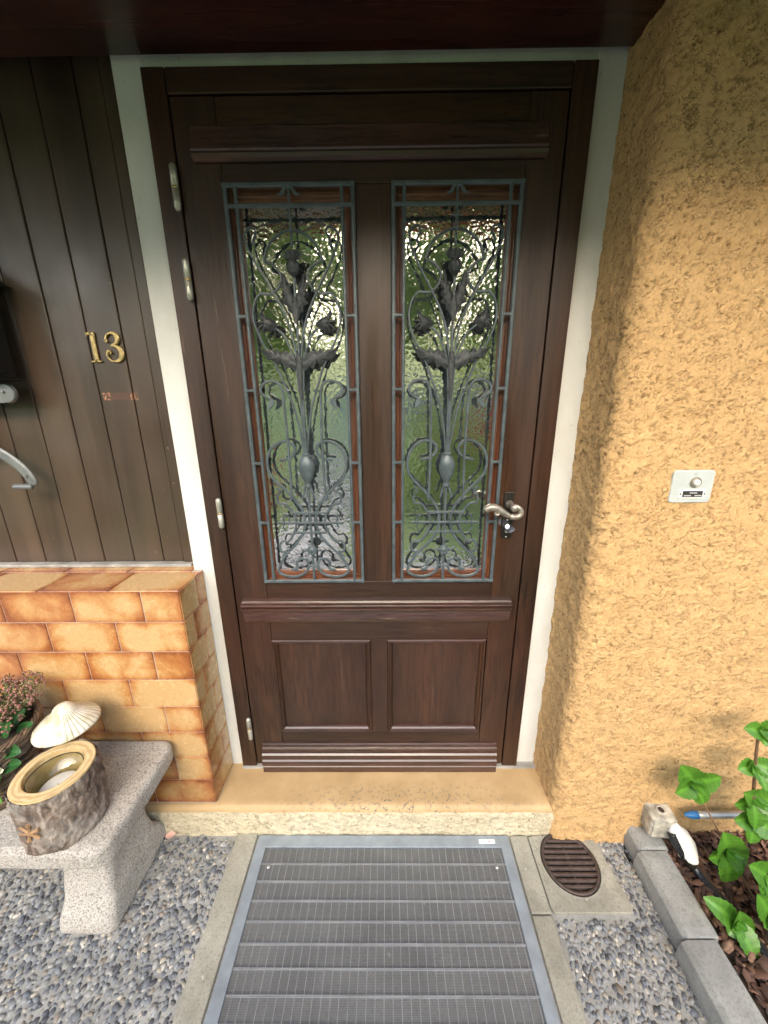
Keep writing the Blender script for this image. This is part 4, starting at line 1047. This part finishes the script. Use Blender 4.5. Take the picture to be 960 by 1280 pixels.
g = G(); g.lathe([(.0095, .025), (.0105, .027), (.0105, .065), (.0098, .066), (.0098, .9), (0, .9)], (1.02, yt, zt_), 18, 'x'); g.build('tube', 'alu', t, smooth=True)
g = G(); g.lathe([(0, -.018), (.004, -.016), (.0085, -.004), (.0108, .008), (.0112, .0245), (.0, .0245)], (1.02, yt, zt_), 18, 'x', wob=lambda t_, h: 1+.05*math.cos(10*t_)); g.build('blue_tip', 'bluetip', t, smooth=True)

# ------------------------------------------------------------------ leaves and shrubs
def leafmesh(V, F, A, base, dirv, up, L, Wd, fold=.25, droop=.25, ser=.06, nseg=13):
    """serrated leaf as a grid: base point, direction, up normal"""
    d = Vector(dirv).normalized(); u = Vector(up); u = (u-d*u.dot(d)).normalized(); s = d.cross(u)
    o = len(V); cols = 7
    for i in range(nseg+1):
        t_ = i/nseg; wv = Wd*(math.sin(math.pi*min(1, t_**.85*.96+.025))**.62)*(1+ser*(1 if i % 2 else -1))
        if i == nseg: wv = .0005
        c = Vector(base)+d*(L*t_)-u*(droop*L*t_*t_)
        for j in range(cols):
            q = (j-(cols-1)/2)/((cols-1)/2)
            rip = .035*Wd*math.sin(i*2.1+abs(q)*3)
            V.append(tuple(c+s*(wv*q)+u*(fold*abs(q)**1.3*wv-fold*.3*wv+rip*abs(q)))); A.append(1. if abs(q) < .05 else (.35 if i % 2 == 0 else 0))
    for i in range(nseg):
        for j in range(cols-1): a = o+i*cols+j; F.append((a, a+1, a+cols+1, a+cols))
def leaf_obj(name, specs, mat, parent):
    V = []; F = []; A = []
    for sp_ in specs: leafmesh(V, F, A, *sp_)
    return npmesh(name, V, F, mat, parent, attrs={'vein': A})
def shoot(root, stempts, clusters, label, group='hydrangea shoots in the bed', th=.0028):
    t = thing('hydrangea_shoot', root, label, 'plant', group)
    g = G(); P = smooth_pts(stempts, 5); g.tube(P, [th*(1.25-.6*i/len(P)) for i in range(len(P))], 8); g.build('stem', 'stem', t, smooth=True)
    for c, specs in clusters: leaf_obj('leaf_cluster', [(c, d, u, L*1.18, W_*1.28, .3, .4) for d, u, L, W_, *r in specs]+[(c, (rng.uniform(-.8, .8), rng.uniform(-.9, -.3), rng.uniform(-.3, .8)), (rng.uniform(-.4, .4), -.8, .5), rng.uniform(.022, .04), rng.uniform(.009, .015), .3, .1) for _ in range(4)], 'leaf', t)
shoot((1.13, -.36, -.09), [(1.13, -.36, -.10), (1.08, -.32, .0), (1.03, -.28, .10), (.985, -.25, .185), (.955, -.24, .245)],
      [((.957, -.243, .238), [((-.55, -.35, .72), (-.2, -1, .3), .062, .031), ((.65, -.4, .35), (.1, -1, .3), .060, .026), ((.35, -.5, -.65), (0, -1, .1), .062, .022), ((-.7, -.5, -.25), (0, -1, .3), .052, .026), ((.1, -.9, .3), (0, -.5, 1), .035, .018)])],
      'hydrangea shoot with upper leaves above the socket box')
shoot((1.2, -.42, -.09), [(1.20, -.42, -.10), (1.16, -.38, -.05), (1.12, -.345, -.005), (1.075, -.32, .03), (1.045, -.31, .055)],
      [((1.043, -.312, .052), [((-.25, -.35, .8), (0, -1, .4), .068, .036), ((.85, -.3, -.15), (.1, -1, .4), .062, .030), ((.1, -.5, -.85), (0, -1, .2), .085, .030), ((-.75, -.4, -.2), (0, -1, .3), .045, .024), ((.3, -.8, .1), (0, -.6, 1), .032, .016)])],
      'hydrangea shoot with broad leaves hanging over the black hose')
shoot((1.245, -0.540, -.09), [(1.245, -0.540, -.10), (1.185, -0.490, -.06), (1.125, -0.450, -.035), (1.075, -0.425, -.02), (1.045, -0.410, -.01)],
      [((1.080, -0.425, -.012), [((-.45, -.2, .75), (-.2, -.9, .5), .062, .026), ((.75, .1, .35), (.1, -.9, .6), .066, .03), ((.3, -.6, -.5), (0, -.9, .6), .06, .026), ((-.6, -.6, -.1), (0, -.9, .6), .03, .018)]),
       ((1.000, -0.422, -.045), [((-.72, .1, .6), (-.1, -.7, .8), .070, .022), ((-.1, -.3, .6), (-.1, -.7, .8), .045, .02), ((.75, -.3, -.25), (0, -.8, .7), .05, .021), ((.15, -.9, -.35), (0, -.5, 1), .062, .023), ((-.7, -.5, -.1), (0, -.6, 1), .034, .018)])],
      'lowest hydrangea shoot with bright leaves beside the kerb')
shoot((1.125, -0.280, -.09), [(1.135, -0.280, -.10), (1.130, -0.280, .05), (1.125, -0.270, .18), (1.105, -0.265, .30), (1.090, -0.260, .40), (1.085, -0.260, .455)],
      [((1.083, -0.262, .45), [((-.7, -.4, .45), (0, -.8, .6), .05, .018), ((.5, -.4, .5), (0, -.8, .6), .055, .02), ((-.2, -.9, -.2), (0, -.4, 1), .03, .014)]),
       ((1.095, -0.265, .33), [((-.85, -.4, .1), (0, -.8, .7), .042, .018), ((.8, -.4, .1), (0, -.8, .7), .05, .02), ((.1, -.9, -.4), (0, -.4, 1), .05, .017)]),
       ((1.120, -0.270, .205), [((-.5, -.5, .6), (0, -1, .5), .055, .023), ((.7, -.5, .3), (0, -1, .5), .06, .028), ((-.1, -.7, -.6), (0, -1, .3), .062, .026), ((-.8, -.4, -.2), (0, -1, .3), .045, .02)]),
       ((1.130, -0.275, .135), [((-.7, -.4, .2), (0, -1, .5), .05, .022), ((.6, -.6, -.1), (0, -1, .5), .06, .026), ((-.2, -.7, -.6), (0, -1, .3), .055, .024)])],
      'tall upright hydrangea shoot against the stucco wall', th=.0045)

shoot((1.25, -.44, -.09), [(1.25, -.44, -.10), (1.21, -.42, -.02), (1.16, -.40, .04), (1.11, -.385, .07), (1.085, -.38, .075)],
      [((1.09, -.382, .072), [((-.6, -.3, .6), (0, -.9, .6), .06, .026), ((.7, -.2, .5), (0, -.9, .6), .065, .03), ((.1, -.7, -.5), (0, -.9, .6), .055, .024), ((-.5, -.7, -.3), (0, -.7, .7), .045, .02)]),
       ((1.15, -.40, .045), [((.5, -.2, .8), (0, -.9, .6), .06, .028), ((.6, -.6, -.3), (0, -.9, .6), .06, .026)])],
      'hydrangea shoot at the right edge between the tall and the lowest shoot')

# fallen petal and pale leaf
V = []; F = []; A = []; leafmesh(V, F, A, (-.757, -.162, GZ+.013), (1, .12, .05), (0, -.25, 1), .036, .0105, .3, -.1, .0)
tag(npmesh('petal', V, F, 'petal', attrs={'vein': A}), 'single pale pink petal on the pebbles by the bench foot', 'petal')
V = []; F = []; A = []; leafmesh(V, F, A, (.975, -.415, -.066), (.7, -.7, .0), (.2, 0, 1), .03, .009, .3, .1, .0)
tag(npmesh('fallen_leaf', V, F, 'rose', attrs={'vein': A}), 'small pale leaf lying on bark beside the middle kerb', 'leaf')

# ------------------------------------------------------------------ bench
def rr_ring(x0, x1, y0, y1, r, z, step=.010):
    r = min(r, (x1-x0)/2-.001, (y1-y0)/2-.001); pts = []
    for cx, cy, a0 in ((x1-r, y1-r, 0), (x0+r, y1-r, 90), (x0+r, y0+r, 180), (x1-r, y0+r, 270)):
        for k in range(9): a = rad(a0+90*k/8); pts.append((cx+r*math.cos(a), cy+r*math.sin(a)))
    out = []
    for i in range(36):
        a, b = pts[i], pts[(i+1) % 36]; n = 14 if i % 9 == 8 else 1
        for k in range(n): t_ = k/n; out.append((a[0]+(b[0]-a[0])*t_, a[1]+(b[1]-a[1])*t_, z))
    return out
def loft(name, rings, parent, mat, amp=.003):
    n = len(rings[0]); V = [p for r in rings for p in r]; m_ = len(rings)
    F = [(i*n+k, i*n+(k+1) % n, (i+1)*n+(k+1) % n, (i+1)*n+k) for i in range(m_-1) for k in range(n)]
    V = [tuple(Vector(p)+Vector((noise.noise(Vector(p)*15), noise.noise(Vector(p)*15+Vector((5, 0, 0))), noise.noise(Vector(p)*15+Vector((0, 5, 0)))))*amp+Vector((0, 0, noise.noise(Vector(p)*60)*amp*.25))) for p in V]
    return npmesh(name, V, F, mat, parent)
def bench():
    t = thing('stone_bench', (-1.15, -.3, GZ), 'low speckled granite bench in front of the tiled wall', 'bench')
    x0, x1, y0, y1, z0, z1 = -1.66, -.665, -.464, -.138, .226, .291
    rings = []
    def ring(ins, z): rings.append(rr_ring(x0+ins, x1-ins, y0+ins, y1-ins, max(.004, .038-ins*.5), z))
    for i in (.155, .12, .08, .04): ring(i, z0)
    for k in range(7): a = math.pi/2*k/6; ring(.014*(1-math.sin(a)), z0+.014*(1-math.cos(a)))
    ring(0, (z0+z1)/2)
    for k in range(7): a = math.pi/2*k/6; ring(.018*(1-math.cos(a)), z1-.018*(1-math.sin(a)))
    for i in (.04, .06, .08, .1, .12, .14, .158, .1615): ring(i, z1-.0012*min(1, i/.06))
    loft('seat_slab', rings, t, 'bench', .003)
    for lx0 in (-.928, -1.55):
        pr = [(GZ-.01, -.412, -.136), (GZ+.02, -.416, -.134), (-.085, -.412, -.138), (-.055, -.402, -.152), (-.02, -.390, -.178), (.04, -.378, -.195), (.12, -.37, -.2), (.19, -.374, -.192), (.2275, -.385, -.18)]
        rings = []
        for i in range(len(pr)-1):
            for k in range(5):
                q = k/5; q2 = q
                z, a, b = (pr[i][c]*(1-q)+pr[i+1][c]*q for c in range(3)); h = (z-GZ)/.36
                hw_ = .086*(1-.16*math.sin(min(1, h)*math.pi*.9)); ins = max(0, .008-(z-GZ)*.6) if z > GZ else .008
                c = lx0+.086+.012*h
                rings.append(rr_ring(c-hw_+ins, c+hw_-ins, a+ins, b-ins, .024, z))
        loft('leg', rings, t, 'bench', .0035)
bench()

# ------------------------------------------------------------------ log candle holder
def log():
    cx, cy, zb, zt, R = -.812, -.383, .291, .459, .088
    t = thing('log_candle_holder', (cx, cy, zb), 'bark covered log candle holder with carved star on the bench', 'candle holder')
    n = 128; hs = np.linspace(0, 1, 60); V = []
    for h in hs:
        z = zb+(zt-zb)*h
        for k in range(n):
            a = 2*math.pi*k/n; p = Vector((math.cos(a), math.sin(a), 0))
            r = R*(1.02-.06*abs(h-.5)*0)+noise.noise(Vector((p.x*2, p.y*2, h)))*.004
            q = Vector((p.x*1.6, p.y*1.6, h*1.2))
            r += (abs(noise.noise(q*5))*-.008+noise.noise(q*13)*.0025+noise.noise(q*28)*.0012)
            if h < .06: r -= (.06-h)*.05
            V.append((cx+r*math.cos(a), cy+r*math.sin(a), z))
    F = [(i*n+k, i*n+(k+1) % n, (i+1)*n+(k+1) % n, (i+1)*n+k) for i in range(59) for k in range(n)]
    npmesh('bark', V, F, 'bark_log', t)
    g = G(); g.lathe([(.0855, zt-.002), (.0835, zt+.001), (.0615, zt+.002), (.0605, zt), (.0600, zt-.012), (.0595, zt-.105), (0, zt-.105)], (cx, cy, 0), 64); g.build('cut_face', 'cutwood', t, smooth=False)
    g = G(); g.lathe([(0, zt-.1035), (.053, zt-.103), (.0562, zt-.09), (.0568, zt-.012), (.0560, zt-.0115), (.0535, zt-.09), (.05, zt-.1005), (0, zt-.101)], (cx, cy, 0), 48)
    o = g.build('glass_cup', 'glass', t, smooth=True)
    g = G(); g.lathe([(.0572, zt-.0125), (.0582, zt-.011), (.0572, zt-.0095), (.056, zt-.011), (.0572, zt-.0125)], (cx, cy, 0), 48); g.build('cup_rim', 'ink', t, smooth=True)
    g = G(); g.lathe([(0, zt-.1), (.041, zt-.1), (.042, zt-.098), (.042, zt-.046), (.040, zt-.0435), (0, zt-.0425)], (cx+.008, cy-.008, 0), 40); c = g.build('candle', 'wax', t, smooth=True)
    g = G(); g.tube([(cx+.008, cy-.008, zt-.043), (cx+.008, cy-.008, zt-.039), (cx+.0095, cy-.0085, zt-.036)], .0008, 6); g.build('wick', 'ink', c)
    # carved star on the front bark
    fa = rad(-92); fd = Vector((math.cos(fa), math.sin(fa), 0)); sd_ = Vector((-fd.y, fd.x, 0)); g = G()
    for a in (20, 80, 140, 200, 255, 320):
        a = rad(a); L = .026
        pts = [];
        for k in range(5):
            u = L*k/4*math.cos(a); v_ = L*k/4*math.sin(a); ang = fa+u/.09
            pts.append((cx+.0885*math.cos(ang), cy+.0885*math.sin(ang), .372+v_))
        g.tube(pts, [.005, .004, .0035, .004, .006], 6)
    g.build('carved_star', 'carved', t)
log()

# ribbed white cap ornament behind it
def cap():
    cx, cy, zr, R = -.882, -.255, .472, .078
    t = thing('mushroom_ornament', (cx, cy, .29), 'white ribbed mushroom cap ornament standing behind the log', 'ornament')
    n = 288; V = []; A = []; prof = [(1.0, 0), (.985, .004), (.93, .010), (.8, .0185), (.62, .028), (.46, .037), (.36, .046), (.30, .055), (.22, .0625), (.1, .066), (.001, .067)]
    und = [(.97, -.001), (.6, .012), (.2, .02), (.001, .02)]
    for r, h in und[::-1]+prof:
        for k in range(n):
            a = 2*math.pi*k/n; rib = (1 if k % 8 in (0, 1) else 0)*(1 if .3 < r < .999 else 0)
            wob = 1+.02*noise.noise(Vector((math.cos(a)*2, math.sin(a)*2, 0)))
            keep = 1 if (-.9 < math.atan2(math.sin(a), math.cos(a)) < 2.3) else .25
            V.append((cx+R*r*wob*math.cos(a), cy+R*r*wob*math.sin(a), zr+h-.0006*rib)); A.append(rib*keep*(.6+.4*noise.noise(Vector((k*.7, r*2, 0)))) if h > 0 else 0)
    m_ = len(prof)+len(und); F = [(i*n+k, i*n+(k+1) % n, (i+1)*n+(k+1) % n, (i+1)*n+k) for i in range(m_-1) for k in range(n)]
    npmesh('cap', V, F, 'cap', t, attrs={'rib': A})
    g = G(); g.lathe([(.038, .2905), (.036, .32), (.028, .37), (.024, .43), (.026, .487), (0, .49)], (cx, cy, 0), 32, wob=lambda a, h: 1+.06*math.cos(3*a+h*20)); g.build('stem', 'carved', t, smooth=True)
cap()

# basket with flowers
def basket():
    cx, cy, zb = -1.085, -.31, .291
    t = thing('wicker_basket', (cx, cy, zb), 'brown wicker basket of flowers at the left end of the bench', 'basket')
    g = G(); cols = []
    def rad_at(h): return .085+.045*math.sin(h*1.5)
    for lay in range(26):
        for w_ in range(2):
            h = (lay+.5*w_)/26; z = zb+.006+h*.19; n = 72; ph = rng.uniform(0, 6); pts = []
            for k in range(n+1):
                a = 2*math.pi*k/n+ph; r = rad_at(h)+.0035*math.cos(12*a*1+(lay % 2)*math.pi+w_*math.pi)+rng.uniform(-.0006, .0006)
                pts.append((cx+r*math.cos(a), cy+r*math.sin(a), z+.006*math.sin(3*a+lay)))
            g.tube(pts, rng.uniform(.0028, .0042), 6)
            c = rng.choice([(.15, .1, .065), (.21, .145, .09), (.1, .07, .05), (.27, .2, .14)]); cols += [c]*(len(g.v)-len(cols))
    for k in range(24):
        a = 2*math.pi*k/24; g.tube([(cx+rad_at(h)*math.cos(a), cy+rad_at(h)*math.sin(a), zb+.002+h*.2) for h in (0, .25, .5, .75, 1)], .0032, 6); cols += [(.16, .11, .075)]*(len(g.v)-len(cols))
    for k in range(5):
        pts = [(cx+(.128+.006*math.cos(9*a+k*1.25))*math.cos(a), cy+(.128+.006*math.cos(9*a+k*1.25))*math.sin(a), zb+.2+.006*math.sin(9*a+k*1.25)) for a in np.linspace(0, 2*math.pi, 90)]
        g.tube(pts, .0036, 6); c = [(.2, .13, .08), (.14, .09, .06)][k % 2]; cols += [c]*(len(g.v)-len(cols))
    o = g.build('weave', 'twig', t, smooth=True)
    a = o.data.color_attributes.new('Col', 'FLOAT_COLOR', 'POINT'); c4 = np.ones((len(cols), 4)); c4[:, :3] = cols; a.data.foreach_set('color', c4.ravel())
    g = G(); g.lathe([(0, zb+.185), (.112, zb+.185), (.116, zb+.17), (.085, zb+.003), (0, zb+.003)], (cx, cy, 0), 32); g.build('soil_fill', 'soil', t)
    # heather
    hx, hy, hz = -1.055, -.255, zb+.185
    ht = thing('heather_plant', (hx, hy, hz), 'pink budded heather growing in the wicker basket', 'plant')
    st = G(); bl = G(); lf = G()
    for i in range(130):
        a = rng.uniform(0, 6.28); L = rng.uniform(.06, .115); sp_ = rng.uniform(.05, .6)
        b = Vector((hx+rng.uniform(-.045, .045), hy+rng.uniform(-.045, .045), hz)); d = Vector((math.cos(a)*sp_, math.sin(a)*sp_, 1)).normalized()
        P = [b+d*L*q+Vector((math.cos(a), math.sin(a), -.2))*(.03*q*q) for q in (0, .33, .66, 1)]
        st.tube(P, [.0012, .001, .0008, .0006], 5)
        for q in range(9):
            p = P[1].lerp(P[3], q/8) if q else P[1]; dd = Vector((rng.gauss(0, 1), rng.gauss(0, 1), rng.gauss(.5, 1))).normalized(); s_ = dd.orthogonal().normalized()*.0018
            lf.add([p, p+dd*.006+s_, p+dd*.012, p+dd*.006-s_], [(0, 1, 2, 3)])
        for q in range(5):
            p = P[3]+Vector((rng.uniform(-1, 1), rng.uniform(-1, 1), rng.uniform(-2.4, 1)))*.007; r = rng.uniform(.0022, .004)
            bl.lathe([(0, -r), (r*.8, -r*.5), (r, 0), (r*.7, r*.7), (0, r)], tuple(p), 6)
    st.build('stems', 'greenstem', ht, smooth=True); lf.build('leaves', 'leafolive', ht, fix=False); bl.build('buds', 'heather', ht, smooth=True)
    # broad dark leaves and a cream flower
    bt = thing('leafy_plant', (-1.02, -.35, zb+.18), 'dark glossy leaved plant at the front of the basket', 'plant')
    specs = [((-.985, -.34, .475), (.75, -.25, .15), (0, -.7, .8), .06, .017, .2, .25, .0), ((-.99, -.325, .50), (.5, .0, .85), (0, -.8, .6), .05, .017, .2, .15, .0),
             ((-.985, -.355, .43), (.85, -.1, .35), (0, -.7, .7), .058, .017, .2, .2, .0), ((-1.0, -.33, .50), (-.3, -.3, .9), (0, -.8, .6), .05, .018, .2, .2, .0),
             ((-.975, -.34, .46), (.35, -.5, .7), (0, -.8, .4), .045, .016, .2, .2, .0), ((-.99, -.36, .44), (.3, -.6, -.5), (0, -.7, .6), .055, .017, .2, .2, .0),
             ((-1.01, -.32, .50), (.1, .1, .9), (0, -.8, .6), .05, .018, .2, .2, .0), ((-.98, -.30, .49), (.85, .2, .5), (0, -.8, .6), .042, .014, .2, .2, .0), ((-1.0, -.29, .50), (.4, .5, .8), (0, -.8, .6), .045, .015, .2, .2, .0)]
    leaf_obj('leaves', specs, 'leafdark', bt)
    leaf_obj('young_leaves', [((-.99, -.39, .38), (.75, -.2, .5), (0, -.7, .7), .042, .012, .2, .1, .0), ((-.99, -.39, .37), (.85, -.3, .05), (0, -.7, .7), .036, .011, .2, .1, .0)], 'leaf', bt)
    g = G()
    for p in ((-.985, -.34, .475), (-.99, -.325, .5), (-.985, -.355, .43), (-.99, -.39, .38)): g.tube([(-1.03, -.34, zb+.18), tuple((Vector(p)+Vector((-1.03, -.34, zb+.18)))/2+Vector((0, -.01, .02))), p], .002, 6)
    g.build('stems', 'greenstem', bt, smooth=True)
    ft = thing('cream_flower', (-.98, -.36, .45), 'cream rose like flower at the left edge of the basket', 'flower')
    g = G()
    V = []; F = []; A = []
    for k in range(15):
        a = k*2.4; d = Vector((math.cos(a), -.9+.1*k, math.sin(a))).normalized(); leafmesh(V, F, A, (-.982+.001*math.cos(a), -.375, .448+.001*math.sin(a)), d, (0, -1, 0), .012+.0009*k, .008+.0005*k, .5, -.2, 0)
    npmesh('petals', V, F, 'rose', ft, attrs={'vein': [0]*len(A)})
    g.tube([(-.982, -.372, .448), (-.995, -.35, .455), (-1.01, -.34, .47)], .002, 6); g.build('flower_stalk', 'greenstem', ft)
basket()

# ------------------------------------------------------------------ GARDEN OPPOSITE (mirrored by the panes)
def blob_leaves(c, r, n, size, seed):
    q = np.random.RandomState(seed); V = np.empty((n*4, 3)); F = np.arange(n*4).reshape(n, 4)
    K = 16; cc = q.normal(0, .5, (K, 3)); cc /= np.maximum(1, np.linalg.norm(cc, axis=1))[:, None]; rr = q.uniform(.3, .55, K)
    for i in range(n):
        k = q.randint(K); d = q.normal(size=3); d /= np.linalg.norm(d); p = (cc[k]+d*rr[k]*q.uniform(.6, 1.05))*r+c
        a = q.normal(size=3); a /= np.linalg.norm(a); b = np.cross(a, q.normal(size=3)); b /= np.linalg.norm(b); s = size*q.uniform(.6, 1.3)
        V[i*4:i*4+4] = [p-a*s, p-b*s*.6, p+a*s, p+b*s*.6]
    return V, F
def tree(name, x, y, z, h, r, mat, n, size, seed, label, cat='tree', group=None, trunk=True):
    t = thing(name, (x, y, z), label, cat, group)
    if trunk:
        g = G(); g.tube([(x, y, z), (x+.05, y, z+h*.3), (x-.05, y+.05, z+h*.6), (x, y, z+h*.9)], [.06*h/2, .045*h/2, .03*h/2, .012*h/2], 10)
        q = random.Random(seed)
        for k in range(9):
            a = q.uniform(0, 6.28); zz = z+h*q.uniform(.35, .75); g.tube([(x, y, zz), (x+math.cos(a)*r[0]*.35, y+math.sin(a)*r[1]*.35, zz+h*.1), (x+math.cos(a)*r[0]*.75, y+math.sin(a)*r[1]*.75, zz+h*.2)], [.02*h/2, .012*h/2, .004*h/2], 6)
        g.build('trunk', 'trunk', t, smooth=True)
    V, F = blob_leaves(np.array([x, y, z+h*(.66 if trunk else .45)]), np.array(r), n, size, seed)
    npmesh('crown', V, F, mat, t, smooth=False, attrs={'vein': np.zeros(len(V))})
TG = 'trees in the garden opposite'
for k, (x, y, h, r, mt, lb) in enumerate(((-5.6, -11.5, 5.6, 2.4, 'treeleaf', 'leftmost tall broadleaf tree on the garden slope'), (-2.6, -13, 6.2, 2.5, 'treeleaf', 'broadest broadleaf tree above the stone path'),
      (.4, -12.2, 5.6, 2.2, 'treeleaf', 'middle broadleaf tree of the row on the slope'), (3.2, -11.4, 5.4, 2.2, 'treeleaf', 'broadleaf tree behind the garden wall'), (6.2, -12.5, 6.0, 2.4, 'treeleaf', 'rightmost broadleaf tree on the garden slope'))):
    tree('broadleaf_tree', x, y, -.15+(-y-3.2)*.27-.1, h*.74, (r, r*.8, h*.37), mt, 7500, .13, 20+k, lb, group=TG)
tree('flowering_shrub', -2.1, -3.7, -.1, 1.0, (.55, .5, .5), 'redleaf', 2500, .035, 4, 'red blossoming shrub by the garden path', 'shrub', trunk=False)
tree('green_shrub', .9, -4.0, .0, 1.3, (.8, .6, .7), 'treeleaf', 3500, .04, 5, 'rounded green shrub at the lawn edge opposite the door', 'shrub', trunk=False)
tree('flowering_shrub', 1.9, -5.4, .4, 1.1, (.6, .5, .5), 'redleaf', 2500, .035, 6, 'red shrub behind the rounded green shrub', 'shrub', trunk=False)
tree('dark_shrub', -3.6, -6.0, .55, 1.4, (1.0, .7, .8), 'yewleaf', 4000, .05, 7, 'dark evergreen shrub beyond the red blossoming one', 'shrub', trunk=False)
o = G(); o.box(.5, 7, -7.3, -6.9, .5, 1.75); tag(o.build('garden_wall', 'stonewall', bevel=.02), 'low natural stone garden wall across the lawn', 'wall')
